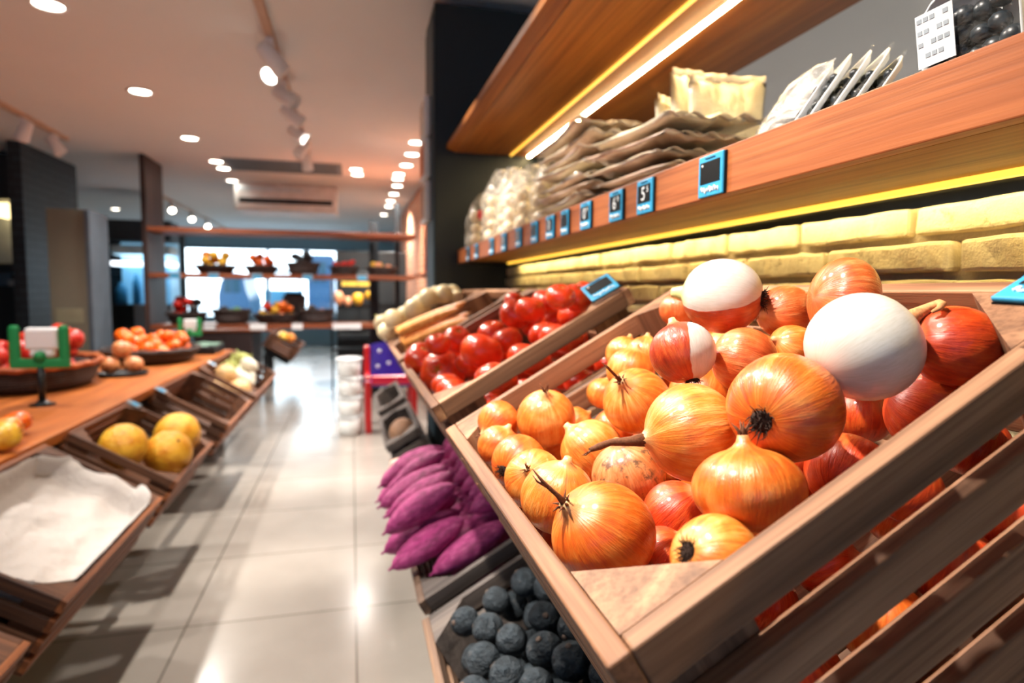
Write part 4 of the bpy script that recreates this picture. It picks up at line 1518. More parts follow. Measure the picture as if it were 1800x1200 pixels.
def fruit_tray(label, mat, w, h, dp, fill, fr, bulge, seed, sticker=False, film_a=0.25):
    """opening towards +z, rim in z = 0"""
    t = thing('fruit_tray', label, 'fruit tray', group='dark fruit trays on the wall shelf', mat=mat)
    b = MB()
    outs = [(rrect(w * .9, h * .86, .02), -dp), (rrect(w * .955, h * .94, .026), -dp * .3), (rrect(w * .97, h * .955, .028), -0.001), (rrect(w, h, .032), 0.0), (rrect(w, h, .032), 0.002), (rrect(w * .962, h * .945, .028), 0.002), (rrect(w * .945, h * .925, .025), -dp * .3), (rrect(w * .885, h * .84, .02), -dp + .002)]
    rings = [[b.bm.verts.new((p[0], p[1], z)) for p in pts] for pts, z in outs]
    n = len(rings[0])
    for a, c in zip(rings, rings[1:]):
        for k in range(n):
            f = b.bm.faces.new((a[k], a[(k + 1) % n], c[(k + 1) % n], c[k]))
            f.smooth = True
    b.bm.faces.new(rings[0][::-1])
    b.bm.faces.new(rings[-1])
    b.build('tray', TRAYM, t)
    b = MB()
    rr = random.Random(seed)
    placed = []
    tries = 0
    while len(placed) < 46 and tries < 900:
        tries += 1
        x, y = rr.uniform(-w * .40, w * .40), rr.uniform(-h * .38, h * .30)
        lim = bulge * (1 - (2 * x / w) ** 2 * .5) * (1 - (2 * y / h) ** 2 * .6)
        z = rr.uniform(-dp + fr, max(-dp + fr + .001, lim - fr * .4))
        if all((x - a) ** 2 + (y - c) ** 2 + (z - e) ** 2 > (fr * 1.45) ** 2 for a, c, e in placed):
            placed.append((x, y, z))
            b.ball((x, y, z), fr * rr.uniform(.9, 1.08), 2, None, (1, rr.uniform(.9, 1.15), .95))
    o = b.build('fruit_filling', fill, t)
    o['kind'] = 'stuff'
    b = MB()
    b.grid(lambda u, v: Vector(((u - .5) * w * .97, (v - .5) * h * .97, .0028 + (bulge + fr * .7) * max(0, (1 - (2 * u - 1) ** 4) * (1 - (2 * v - 1) ** 4)) ** .7 + .004 * noise.noise(Vector((u * 7, v * 9, seed))))), 22, 18)
    b.build('film_cover', m_film('tray_film_%d' % seed, '#F6F3EA', 0.12, film_a), t)
    if sticker:
        MB().box((-w * .42, -h * .02, bulge + fr * .7 + .0065), (-w * .02, h * .36, bulge + fr * .7 + .0072)).build('label_sticker', m_plain('label_paper', '#C2C8CC', 0.7, 0.2, 0.02, 5), t)
        for r0 in range(4):
            b = MB()
            for c0 in range(5):
                if (r0 + c0) % 4 != 3:
                    b.box((-w * .40 + c0 * w * .07, h * .30 - r0 * h * .085, bulge + fr * .7 + .0073), (-w * .40 + c0 * w * .07 + w * .05, h * .30 - r0 * h * .085 + h * .03, bulge + fr * .7 + .0076))
            b.build('label_print', m_plain('grey_label_print_%d' % r0, '#8A949C', 0.7), t)
    return t


VT = Vector((.66, .72, .29)).normalized()
for k, (px, py, fill, tw, an) in enumerate(((1477, 99, FIG, .10, 37), (1510, 82, GRAPE, .08, 37), (1546, 75, GRAPE, .08, 37), (1580, 70, GRAPE, .08, 37), (1603, 84, GRAPE, .08, 37))):
    # rim edge seen end on: leaning towards the near end of the shelf, long side across the shelf
    an = math.radians(an)
    lean_dir = Vector((0.0, -math.cos(an), math.sin(an)))
    nz_ = VT.cross(lean_dir)
    nz_ = -nz_ if nz_.z < 0 else nz_
    e1 = Vector((0, 0, 1)).cross(nz_).normalized()
    if e1.y < 0:
        e1 = -e1
    nz_ = (nz_.normalized() - VT * tw).normalized()
    e1 = (e1 - nz_ * e1.dot(nz_)).normalized()
    e2 = nz_.cross(e1)
    if e2.z < 0:
        e1, e2 = -e1, -e2
    sg = 1 if e1.y > 0 else -1
    T = at_x(px, py, .585)
    w_, h_ = .15, (T.z - 1.408) / e2.z
    c_ = T - e2 * (h_ / 2) + e1 * (sg * w_ / 2)
    fruit_tray('leaning tray of dark fruit, %s of five counting from the flat packets' % ORD[k], frame(e1, e2, nz_, c_), w_, h_, 0.007 if k == 0 else .005, fill, .0105 if k == 0 else .0058, 0.020 if k == 0 else -.003, 60 + k, film_a=.35 if k == 0 else .06)
# the labelled tray faces the aisle
ex = Vector((0.10, -0.98, 0.06)).normalized()
ez = Vector((-0.90, -0.12, -0.1))
ez = (ez - ex * ez.dot(ex)).normalized()
ey = ez.cross(ex)
fruit_tray('upright tray of dark grapes with a white label facing the aisle', frame(ex, ey, ez, Vector((0.545, 0.462, 1.470))), 0.088, 0.128, 0.018, GRAPE, .010, 0.002, 71, True, .03)
ex = Vector((0.25, -0.95, 0.05)).normalized()
ez = Vector((-0.8, -0.2, 0.35))
ez = (ez - ex * ez.dot(ex)).normalized()
ey = ez.cross(ex)
fruit_tray('film wrapped tray of dark fruit at the near end of the shelf', frame(ex, ey, ez, Vector((0.575, 0.335, 1.462))), 0.125, 0.115, 0.02, GRAPE, .013, 0.014, 72, False, .14)
# ------------------------------------------------------------------ left side: fruit table with sloped crates
TL = math.radians(31)
LXR, LZR = -0.67, 0.50           # aisle rim


def left(y1):
    return slope_mat(LXR, y1, LZR, TL, False)


def left_crate(label, y0, y1):
    return crate(label, left(y1), y1 - y0, 0.425, HC, WD_X, WD_Y, 'crates along the fruit table')


left_crate('empty dark slatted crate nearest along the fruit table', 0.78, 1.485)
left_crate('slatted crate lined with crumpled white paper', 1.66, 2.45)
left_crate('slatted crate with three big yellow melons', 2.63, 3.30)
left_crate('empty slatted crate between yellow melons and pale melons', 3.71, 4.53)
left_crate('slatted crate of pale melons and long white radishes', 4.70, 6.02)
left_crate('far dark slatted crate beyond the shelving unit, with two yellow squashes', 8.62, 9.5)
stand('crate_stand', 'dark rack that carries the sloping crates in front of the fruit table', 'display rack', [(LXR, LZR, 0.425, 0.8, 5.9)], 0.8, 5.9, False, -1.12)
stand('crate_stand', 'dark rack under the far crate beyond the shelving unit', 'display rack', [(LXR, LZR, 0.425, 8.64, 9.48)], 8.64, 9.48, False, -1.10)

# paper liner
m = MB()
sd = Vector((4, 2, 7))


def paper(u, v):
    x = 0.024 + u * 0.377
    y = 0.022 + v * 0.746
    e = max(0, abs(2 * u - 1) - .86) / .14
    e2 = max(0, abs(2 * v - 1) - .93) / .07
    z = -0.088 + 0.085 * max(e, e2) ** 1.3
    for cx_, cy_ in ((0, 0), (1, 0), (0, 1), (1, 1)):
        dx = (x - .0166) if not cx_ else (.425 - .0166 - x)
        dy = (y - .0166) if not cy_ else (.79 - .0166 - y)
        q_ = dx / .083 + dy / .091
        if q_ < 1 and q_ > 0:
            dx, dy = dx / q_, dy / q_
            x = .0166 + dx if not cx_ else .425 - .0166 - dx
            y = .0166 + dy if not cy_ else .79 - .0166 - dy
    z += 0.018 * noise.noise(Vector((u * 4, v * 6, 0)) + sd) + 0.008 * abs(noise.noise(Vector((u * 9, v * 14, 3)) + sd))
    if u < .12 and v < .12:
        z += 0.035 * (1 - u / .12) * (1 - v / .12)
    return Vector((x, y, z))


m.grid(paper, 44, 70)
t_ = NT('crumpled_paper')
t_.set(color=(0.47, 0.435, 0.415, 1), rough=0.9, spec=0.15)
t_.bump(t_.noise(t_.coords(), 26, 5, 0.6, 1.2), 0.6, 0.012)
o = m.build('paper_liner', t_.m)
o.matrix_world = left(2.45)
so_ = o.modifiers.new('thickness', 'SOLIDIFY')
so_.thickness = 0.001
tag(o, 'crumpled white paper sheet lining the crate by the aisle', 'paper')
m = MB()
m.grid(lambda u, v: Vector((0.10 + u * .225, 0.02 + v * .15, -0.05 - .1 * v * v + 0.006 * noise.noise(Vector((u * 6, v * 5, 1))))), 30, 12)
o = m.build('paper_liner', t_.m)
o.matrix_world = left(1.485)
so_ = o.modifiers.new('thickness', 'SOLIDIFY')
so_.thickness = 0.001
tag(o, 'narrow white paper strip in the far end of the nearest empty crate', 'paper')

# melons
t_ = NT('yellow_melon_skin')
v_ = t_.coords()
n_ = t_.noise(v_, 2.2, 5, 0.6)
t_.set(color=t_.ramp(n_, [(0.3, lin('#D98A1A')), (0.55, lin('#EDB030')), (0.8, lin('#F2C64E'))]), rough=0.38, spec=0.5)
t_.bump(t_.noise(v_, 6, 5), 0.3, 0.05)
MELY = t_.m
t_ = NT('pale_melon_skin')
n_ = t_.noise(t_.coords(), 3, 5, 0.6)
t_.set(color=t_.ramp(n_, [(0.3, lin('#B98A58')), (0.6, lin('#D6B07A')), (0.8, lin('#E2C79A'))]), rough=0.45, spec=0.4)
MELP = t_.m
b = MB().lathe([(0, -1.08), (.1, -1.06)] + [(math.cos(a), 1.06 * math.sin(a)) for a in np.linspace(-1.38, 1.38, 22)] + [(.1, 1.06), (0, 1.04)], 36, None, lambda p, i: 1 + .012 * math.sin(10 * p))
bo = b.build('melon', MELY)
MEM = bo.data
bpy.data.objects.remove(bo)
bo = MB().tube([(0, 0, 1.02), (.01, 0, 1.08), (.04, .02, 1.14)], [.08, .05, .04], 8).build('stalk', STEM)
MSM = bo.data
bpy.data.objects.remove(bo)


def melon(label, loc, R, ax, mat, group):
    o = mesh_copy('melon', bpy.data.objects['melon_src'] if False else _msrc, mat)
    o.matrix_world = Matrix.Translation(loc) @ axes_to(ax, loc[1]) @ Matrix.Scale(R, 4)
    s = bpy.data.objects.new('stalk', MSM)
    COL.objects.link(s)
    s.parent = o
    return tag(o, label, 'melon', group)


class _S:
    pass


_msrc = _S()
_msrc.data = MEM
Ng = Vector((math.sin(TL), 0, math.cos(TL)))
Sg = Vector((-math.cos(TL), 0, math.sin(TL)))
P0L = Vector((LXR, 0, LZR))
g = 'yellow melons in the slatted crate'
melon('yellow melon nearest the table top in its crate', P0L + Sg * .255 + Ng * -.005 + Vector((0, 2.755, 0)), .088, (-.3, .8, .5), MELY, g)
melon('front yellow melon by the aisle board, touching both others in view', P0L + Sg * .112 + Ng * .0 + Vector((0, 2.886, 0)), .094, (.5, -.5, .6), MELY, g)
melon('yellow melon at the far slat of its crate', P0L + Sg * .150 + Ng * .0 + Vector((0, 3.165, 0)), .098, (.2, .6, .7), MELY, g)
g = 'pale melons in the far crate'
for lab, px, py, rp, y in (('pale melon highest up in the crate of white radishes', 396, 660, 19, 5.16), ('pale melon at the near slat of the crate of white radishes', 384, 684, 17, 4.84), ('pale melon by the aisle board next to the white radishes', 421, 686, 19, 5.0)):
    p = at_y(px, py, y)
    melon(lab, p, rp * ((p - CAM).dot(Fv)) / F_PX, (.3, .2, .8), MELP, g)
RAD = m_plain('white_radish_skin', '#DCD8C4', 0.4, 0.4, 0.06, 4)
LEAFY = m_plain('pale_green_leaf', '#A9AE62', 0.6, 0.3, 0.25, 8)
for k, (y, t) in enumerate(((5.32, -.05), (5.445, -.05), (5.57, -.05), (5.385, .055))):
    a = P0L + Sg * (.285 - .02 * (k % 2)) + Ng * t + Vector((0, y + .02, 0))
    c = P0L + Sg * (.085 + .015 * k) + Ng * t + Vector((0, y - .03, 0))
    L = (c - a).length
    o = MB().lathe([(0, 0), (.03, .005), (.05, .03), (.056, L * .3), (.05, L * .7), (.03, L * .93), (.008, L), (0, L + .01)], 18).build('white_radish', RAD)
    o.matrix_world = Matrix.Translation(a) @ axes_to(c - a)
    b = MB()
    for q in range(5):
        an = q * 1.26
        b.tube([(0.02 * math.cos(an), .02 * math.sin(an), .005), (.03 * math.cos(an), .03 * math.sin(an), -.05), (.05 * math.cos(an), .05 * math.sin(an), -.09)], [.012, .012, .004], 6)
    b.build('leaf_stub', LEAFY, o)
    tag(o, 'long white radish, %s from the pale melons in the far crate' % ORD[k], 'radish', 'white radishes in the far crate')
# cabbage behind the radishes
p = Vector((LXR, 0, LZR)) + Sg * .30 + Ng * -.02 + Vector((0, 5.80, 0))
o = MB().ball((0, 0, 0), 1, 3).build('cabbage', LEAFY)
for v in o.data.vertices:
    v.co *= 1 + .1 * noise.noise(v.co * 2.5)
o.matrix_world = Matrix.Translation(p) @ Matrix.Scale(0.075, 4)
for q in range(4):
    a = q * 1.57
    MB().grid(lambda u, v: Vector((math.cos(a + (u - .5) * 1.4) * (1.06 + .1 * v), math.sin(a + (u - .5) * 1.4) * (1.06 + .1 * v), -.6 + 1.3 * v + .05 * math.sin(9 * u))), 8, 6).build('outer_leaf', LEAFY, o)
tag(o, 'pale green cabbage behind the white radishes', 'cabbage')

# table
TZ = 0.72
tb = thing('fruit_table', 'long wooden fruit table with dark base along the aisle', 'table', (-1.06, 0, 0))
MB().box((-1.35, 0.6, TZ - 0.04), (0.0, 6.05, TZ), 0.003).build('tabletop', TABLE_W, tb)
MB().box((-1.25, 0.7, 0.05), (-0.12, 5.95, TZ - 0.0405)).build('base_cabinet', m_plain('dark_brown_base', '#2A2220', 0.6, 0.3, 0.1, 3), tb)
for x in (-1.15, -0.25):
    for y in (0.9, 5.7):
        MB().box((x, y, 0), (x + 0.07, y + 0.07, 0.0495)).build('foot', BLACK, tb)


# wicker basket, fruit
WICK = m_wicker('dark_wicker', '#1E1718', '#4A3833')
RIMM = m_wood('basket_rim_wood', '#7A3A20', '#A9562E', '#C97C46', 'x', 0.5)
APM = {}


def fruit_mat(n, a, b, c, r=0.35):
    t = NT(n)
    t.set(color=t.ramp(t.noise(t.coords(), 1.6, 4, 0.6), [(0.32, lin(a)), (0.55, lin(b)), (0.75, lin(c))]), rough=r, spec=0.5)
    return t.m


FM = {'apple': fruit_mat('red_apple_skin', '#8E1412', '#C42A20', '#E07848'), 'orange': fruit_mat('orange_peel', '#D8480C', '#E86A14', '#F29A30'), 'yellow': fruit_mat('yellow_fruit_skin', '#C88A1E', '#E4B432', '#EED060'), 'red': fruit_mat('red_fruit_skin', '#8E0E0A', '#C41C12', '#DC3A1E'),
      'peach': fruit_mat('peach_skin', '#C87850', '#DE9A70', '#EBC092'), 'green': fruit_mat('green_fruit_skin', '#2E5A2E', '#4E7E3E', '#8EA650'), 'dark': fruit_mat('dark_fruit_skin', '#161A1E', '#242A30', '#3E3A3A'), 'mango': fruit_mat('mango_skin', '#D8642A', '#E8923A', '#E8BC4E'), 'onion': fruit_mat('tan_onion_skin', '#A85A30', '#CE8A58', '#E0AE80')}
b = MB().lathe([(0, -.8), (.2, -.88), (.45, -.82), (.8, -.5), (1, 0), (.93, .42), (.7, .74), (.38, .86), (.14, .76), (0, .66)], 24, None, lambda p, i: 1 + .02 * math.sin(5 * p))
bo = b.build('fruit_src', FM['apple'])
FRM = bo.data
bpy.data.objects.remove(bo)
bo = MB().tube([(0, 0, .66), (.03, 0, .85), (.1, .02, 1.02)], [.05, .035, .04], 6).build('stalk', STEM)
FSM = bo.data
bpy.data.objects.remove(bo)
_fsrc = _S()
_fsrc.data = FRM


def fruit(name, label, cat, group, loc, R, mat, ax=(0, 0, 1), stalk=True, sc=(1, 1, 1)):
    o = mesh_copy(name, _fsrc, FM[mat])
    o.matrix_world = Matrix.Translation(loc) @ axes_to(ax, loc[0] * 9) @ Matrix.Diagonal((R * sc[0], R * sc[1], R * sc[2], 1))
    if stalk:
        s = bpy.data.objects.new('stalk', FSM)
        COL.objects.link(s)
        s.parent = o
    return tag(o, label, cat, group)


def basket(label, c, rx, ry, h, rim=True, cat='basket', flare=1.12):
    t = thing('wicker_basket', label, cat, c)
    sc = Matrix.Diagonal((rx, ry, 1, 1))
    MB().lathe([(0, 0.002), (.88 / flare, .002), (1 / flare, .03), (1, h), (.95, h), (.95 / flare, .035), (.84 / flare, .015), (0, .015)], 40, sc).build('woven_bowl', WICK, t)
    b = MB()
    pts = [(rx * math.cos(2 * PI * k / 40), ry * math.sin(2 * PI * k / 40), h + .008 + .004 * math.sin(k * 2.5)) for k in range(41)]
    b.tube(pts, .016, 7)
    b.build('rim', RIMM if rim else WICK, t)
    return t


def heap(c, rx, ry, z, R, n, seed, fn, dome=0.5):
    """fruit piled in a basket mouth without running into one another"""
    rr = random.Random(seed)
    pl = []
    for _ in range(n):
        best = None
        for _t in range(40):
            a = rr.uniform(0, 2 * PI)
            q = math.sqrt(rr.random())
            r = R * rr.uniform(.9, 1.06)
            x, y = c[0] + math.cos(a) * q * (rx - R * 1.1), c[1] + math.sin(a) * q * (ry - R * 1.1)
            zz = z
            for (a1, b1, c1, r1) in pl:
                d2 = (a1 - x) ** 2 + (b1 - y) ** 2
                s = (r + r1) * 1.01
                if d2 < s * s:
                    zz = max(zz, c1 + math.sqrt(s * s - d2))
            if best is None or zz < best[2]:
                best = (x, y, zz, r)
        if best[2] < z + dome:
            pl.append(best)
    for i, (x, y, zz, r) in enumerate(pl):
        fn(i, Vector((x, y, zz)), r, (rr.uniform(-.5, .5), rr.uniform(-.5, .5), 1))


# big baskets on the table
basket('large dark wicker basket of red apples behind the green sign', (-1.68, 3.9, TZ), .30, .40, .125)
heap((-1.68, 3.9), .26, .35, TZ + .105, .062, 22, 3, lambda i, p, r, a: fruit('red_apple', 'red apple piled in the large dark wicker basket', 'apple', 'apples in the wicker basket', p, r, 'apple', a), .22)
basket('dark wicker basket of oranges at the far end of the fruit table', (-1.44, 5.12, TZ), .31, .38, .09, False)
heap((-1.44, 5.12), .27, .33, TZ + .085, .052, 30, 9, lambda i, p, r, a: fruit('orange', 'bright orange heaped in the far dark basket', 'orange', 'oranges in the far basket', p, r, 'orange', a, False), .2)
t = thing('serving_tray', 'low dark tray under three brown onions beside the apple basket', 'tray', (-1.385, 4.33, TZ))
MB().lathe([(0, 0.001), (.125, .001), (.14, .02), (.136, .02), (.122, .006), (0, .006)], 32).build('dish', BLACK, t)
MB().tube([(.138 * math.cos(2 * PI * k / 30), .138 * math.sin(2 * PI * k / 30), .021) for k in range(31)], .004, 6).build('rim', BLACK, t)
for lab, x, y, z_, r in (('brown onion on top of the two others on the dark tray', -1.39, 4.34, TZ + .160, .058), ('brown onion on the dark tray, nearest the apple basket', -1.450, 4.31, TZ + .064, .057), ('brown onion on the dark tray, nearest the aisle', -1.322, 4.32, TZ + .064, .057)):
    fruit('onion', lab, 'onion', 'onions on the dark tray', Vector((x, y, z_)), r, 'onion', (.2, -.1, 1))
# dark plate with a green cloth
t = thing('melon_slice_tray', 'dark flat tray with green leaves beside the orange basket', 'tray', (-1.22, 5.76, TZ))
MB().box((-.12, -.2, .001), (.12, .2, .07), .01).build('tray_body', BLACK, t)
MB().grid(lambda u, v: Vector(((u - .5) * .24, (v - .5) * .36, .075 + .02 * noise.noise(Vector((u * 4, v * 5, 2))))), 14, 18).build('leaf_cover', m_plain('dusty_green_leaf', '#5F7A6C', 0.6, 0.3, 0.2, 9), t)

# sign on a stand
GREEN = m_plain('green_sign_plastic', '#1E8A4C', 0.45, 0.4, 0.04, 6)


def sign(label, loc, s):
    t = thing('sign_stand', label, 'sign', loc)
    MB().lathe([(0, .0005), (.055, .0005), (.055, .008), (.03, .016), (.014, .03), (0, .03)], 28, Matrix.Scale(s, 4)).build('foot', BLACK, t)
    MB().tube([(0, 0, .02 * s), (0, 0, .19 * s)], .016 * s, 14).build('pole', BLACK, t)
    b = MB()
    b.box((-.13 * s, -.012, .185 * s), (.13 * s, .012, .235 * s), .01 * s)
    b.box((-.13 * s, -.012, .215 * s), (-.082 * s, .012, .40 * s), .016 * s)
    b.box((.082 * s, -.012, .215 * s), (.13 * s, .012, .40 * s), .016 * s)
    b.lathe([(0, 0), (.03 * s, 0), (.022 * s, .035 * s), (0, .045 * s)], 16, Matrix.Translation((0, 0, .228 * s)))
    b.build('green_holder', GREEN, t)
    b = MB()
    b.box((-.068 * s, .0, .275 * s), (.074 * s, .05, .385 * s), .014 * s)
    b.box((-.05 * s, .004, .24 * s), (.055 * s, .046, .28 * s), .012 * s)
    b.build('white_card_block', WHITEPL, t)
    return t


p = at_z(75, 712, TZ)
sign('black pole sign with a green fork and white card on the fruit table', p, .92)
p = at_z(337, 596, TZ)
sign('second green fork sign, at the far end of the fruit table', Vector((-1.37, 5.93, TZ)), .72)

# yellow fruit and a box at the near left end of the table
t = thing('fruit_box', 'small wooden box of mangoes at the near end of the fruit table', 'crate', (-1.78, 3.2, TZ))
MB().box((-.16, -.2, .001), (.14, .2, .012)).build('bottom_board', WD_Y, t)
for x in (-.16, .126):
    MB().box((x, -.2, .013), (x + .014, .2, .11), .002).build('side_board', WD_Y, t)
for y in (-.2, .186):
    MB().box((-.1455, y, .013), (.1255, y + .014, .11), .002).build('end_board', WD_X, t)
for k, (x, y, z_) in enumerate(((-1.86, 3.09, .08), (-1.725, 3.095, .08), (-1.80, 3.26, .08), (-1.77, 3.16, .178))):
    fruit('mango', 'yellow mango in the small wooden box, %s' % ('near corner', 'aisle side', 'far side', 'top of the pile')[k], 'mango', 'mangoes in the wooden box', Vector((x, y, TZ + z_)), .062, ('yellow', 'mango', 'yellow', 'yellow')[k], (.6, .3, .4), True, (1, .85, 1.15))
for k, (px, py, y, r, mm) in enumerate(((8, 757, 2.62, .05, 'mango'), (28, 743, 2.74, .045, 'orange'), (2, 768, 2.5, .05, 'yellow'))):
    p = at_z(px, py, TZ + r)
    fruit('mango', ('orange yellow mango lying loose on the table, nearest the paper crate', 'loose orange mango lying farthest from the paper crate', 'loose yellow mango at the table edge')[k], 'mango', 'loose mangoes on the table', Vector((p.x, p.y, TZ + r * 1.02)), r, mm, (.9, .3, .2), True, (1, .85, 1.2))

# small blue tags on crate corners
for lab, px, py, y in (('small blue tag on the corner of the yellow melon crate', 226, 703, 3.29), ('small blue tag on the corner of the empty crate', 283, 680, 3.72), ('small white tag on the corner of the pale melon crate', 372, 624, 5.0)):
    m4 = left(y) @ Matrix.Translation((0.40, 0.01, 0.004)) @ Matrix.Rotation(PI / 2, 4, 'Z')
    t = thing('price_tag', lab, 'price tag', group='tags on the table crates', mat=m4)
    MB().box((-.03, -.03, 0.0), (.03, .03, .004), .001).build('card', STEEL if 'blue' in lab else WHITEPL, t)
    MB().box((-.022, -.01, .0041), (.022, .02, .0046)).build('screen', BLUEPL, t)

# ------------------------------------------------------------------ shelving unit at the back
YS = 7.02
su = thing('shelving_unit', 'tall open wooden shelving unit across the back of the shop', 'shelf', (0, YS, 0))
MB().box((-2.03, 0, 0), (-1.985, 0.62, ZC - .002), 0.004).build('side_panel', POST_W, su)
for z_, x1, d_, nm in ((1.886, .70, .5, 'top_board'), (1.425, .70, .55, 'shelf_board'), (.895, .62, .6, 'shelf_board')):
    MB().box((-1.9845, 0.0, z_ - .045), (x1, d_, z_), 0.004).build(nm, BACK_W, su)
for x in (.50, .20):
    MB().box((x, .51, 0), (x + .05, .56, 2.28 if x > .4 else 2.07), 0).build('steel_post', BLACK, su)
MB().box((.22, .60, 0), (.31, .66, 2.07), 0).build('steel_post', BLACK, su)
cb = thing('base_cabinet', 'dark brown display cabinet standing beyond the shelving unit', 'cabinet', (0, 8.6, 0))
MB().box((-1.95, 0.03, 0.06), (-1.26, .9, .72), .006).build('body', m_plain('dark_walnut_cabinet', '#33292A', 0.55, 0.3, 0.1, 3), cb)
MB().box((-1.98, 0.0, .7205), (-1.06, .93, .755), .004).build('wood_top', BACK_W, cb)
MB().box((-1.93, 0.07, 0), (-1.28, .85, .0595)).build('plinth', BLACK, cb)
for k in range(2):
    MB().box((-1.94 + k * .34, 0.012, .08), (-1.94 + k * .34 + .33, .0295, .70), .004).build('door', m_plain('dark_walnut_door_%d' % k, '#3A2E2E', 0.5, 0.3, 0.1, 3), cb)
for k, (s_, y_, mm, lab) in enumerate(((.28, 8.9, 'yellow', 'near yellow squash'), (.20, 9.2, 'mango', 'far orange squash'))):
    p = Vector((LXR, 0, LZR)) + Sg * s_ + Ng * -.01 + Vector((0, y_, 0))
    fruit('squash', lab + ' in the far crate beyond the shelving unit', 'squash', 'squashes in the far crate', p, .072, mm, (.0, .98, .1), True, (1, 1, 1.5 if k == 0 else 1.1))

SHY = YS + .25


def shelf_basket(label, fl, px0, px1, zb, h, mat, n, R, seed, name, fcat, dome=.14, wood=False):
    a, c = at_y(px0, 500, SHY), at_y(px1, 500, SHY)
    cx, rx = (a.x + c.x) / 2, abs(c.x - a.x) / 2
    basket(label, (cx, SHY, zb), rx, .19, h, wood)
    mats = mat if isinstance(mat, tuple) else (mat,)
    heap((cx, SHY), rx * .88, .165, zb + h * .9, R, n, seed, lambda i, p, r, ax: fruit(name, fl, fcat, name + ' heap %d' % seed, p, r, mats[i % len(mats)], ax, name in ('apple', 'pear')), dome)


B1, B2 = 1.427, .897
shelf_basket('dark basket of yellow fruit on the middle board, first from the left post', 'yellow fruit in the first basket of the middle board', 345, 415, B1, .07, ('yellow', 'yellow', 'mango'), 12, .05, 31, 'quince', 'fruit')
shelf_basket('dark basket of oranges on the middle board of the back shelf', 'orange in the dark basket on the middle board of the back shelf', 432, 489, B1, .07, 'orange', 12, .045, 32, 'orange', 'orange')
shelf_basket('dark basket of black fruit on the middle board of the back shelf', 'black avocado in the heaped dark basket on the middle board', 505, 562, B1, .11, 'dark', 13, .05, 33, 'avocado', 'avocado', .13)
shelf_basket('dark basket of small red fruit on the middle board', 'small red tomato in the basket on the middle board', 580, 630, B1, .08, 'red', 22, .03, 34, 'tomato', 'tomato', .08)
shelf_basket('dark basket of pale fruit on the middle board, nearest the brick wall', 'pale peach in the basket nearest the brick wall', 645, 698, B1, .075, ('peach', 'yellow'), 10, .04, 35, 'peach', 'peach')
shelf_basket('dark basket of red tomatoes on the lowest board, nearest the left post', 'dark red tomato in the basket nearest the left post', 292, 362, B2, .10, ('red', 'apple', 'dark'), 14, .05, 36, 'tomato', 'tomato', .2)
shelf_basket('long dark basket of greens on the lowest board', 'green fruit in the long dark basket on the lowest board', 373, 439, B2, .13, ('green', 'dark'), 12, .045, 37, 'avocado', 'avocado', .06)
shelf_basket('dark basket of mixed yellow and pink fruit on the lowest board', 'mixed coloured fruit in the basket in the middle of the lowest board', 446, 524, B2, .085, ('yellow', 'orange', 'peach', 'apple', 'yellow'), 18, .045, 38, 'apple', 'apple', .16)
shelf_basket('brown woven basket on the lowest board under the black fruit', 'brown fruit in the woven basket on the lowest board', 528, 586, B2, .13, ('dark', 'onion'), 10, .045, 39, 'pear', 'pear', .06)
# small white and blue tags along the boards
for k, (px, z_, w_) in enumerate(((308, 1.403, .11), (376, 1.403, .11), (452, 1.403, .11), (541, 1.403, .11), (637, 1.403, .11), (366, .873, .12), (452, .873, .16), (521, .873, .11), (609, .873, .3))):
    p = at_y(px, 500, YS)
    t = thing('shelf_label', 'pale label holder on the %s board of the back shelf, %s from the left post' % ('middle' if z_ > 1 else 'lowest', ORD[k if k < 5 else k - 5]), 'label holder', (p.x, YS - .003, z_), 'label holders on the back shelf')
    MB().box((-w_ / 2, -.004, -.035), (w_ / 2, 0, .028), .001).build('card', WHITEPL if k > 5 else STEEL, t)
    MB().box((-w_ / 2 + .01, -.0055, -.025), (w_ / 2 - .01, -.0042, .01)).build('print_strip', BLUEPL if k < 5 else WHITE, t)

# behind the right part of the shelf: dark cooler, hanging goods standing in for unclear blurred shapes
ck = thing('dark_cooler', 'dark tall cooler cabinet behind the right half of the shelving unit', 'cooler', (.42, 8.6, 0))
MB().box((-.62, 0, 0), (.3, .5, 1.78), .01).build('cabinet_body', m_plain('cooler_black', '#12191C', 0.5), ck)
MB().box((-.55, -.012, 1.32), (-.1, -.0005, 1.38)).build('yellow_header', m_plain('yellow_header_paint', '#D8B648', 0.5), ck)
MB().box((-.6, -.3, .62), (.28, -.0005, .70), .01).build('counter_ledge', BLACK, ck)
for k, (px, py, y, mm, r, sc) in enumerate(((595, 523, 8.2, 'peach', .085, (1, 1, 1.5)), (613, 529, 8.2, 'peach', .06, (1, 1, 1.4)), (632, 524, 8.15, 'yellow', .11, (1.6, .8, .8)), (648, 519, 8.15, 'yellow', .07, (1.6, .8, .6)))):
    pass
hp = thing('hanging_rack', 'black rack of hanging placeholders and yellow squashes in front of the dark cooler', 'rack', (.27, 8.25, 0))
for x in (-.52, .30):
    MB().tube([(x, 0, 0), (x, 0, 1.5)], .014, 8).build('post', BLACK, hp)
MB().tube([(-.52, 0, 1.49), (.30, 0, 1.49)], .012, 8).build('crossbar', BLACK, hp)
MB().box((-.52, -.12, .5), (.30, .12, .53), .004).build('lower_shelf', BLACK, hp)
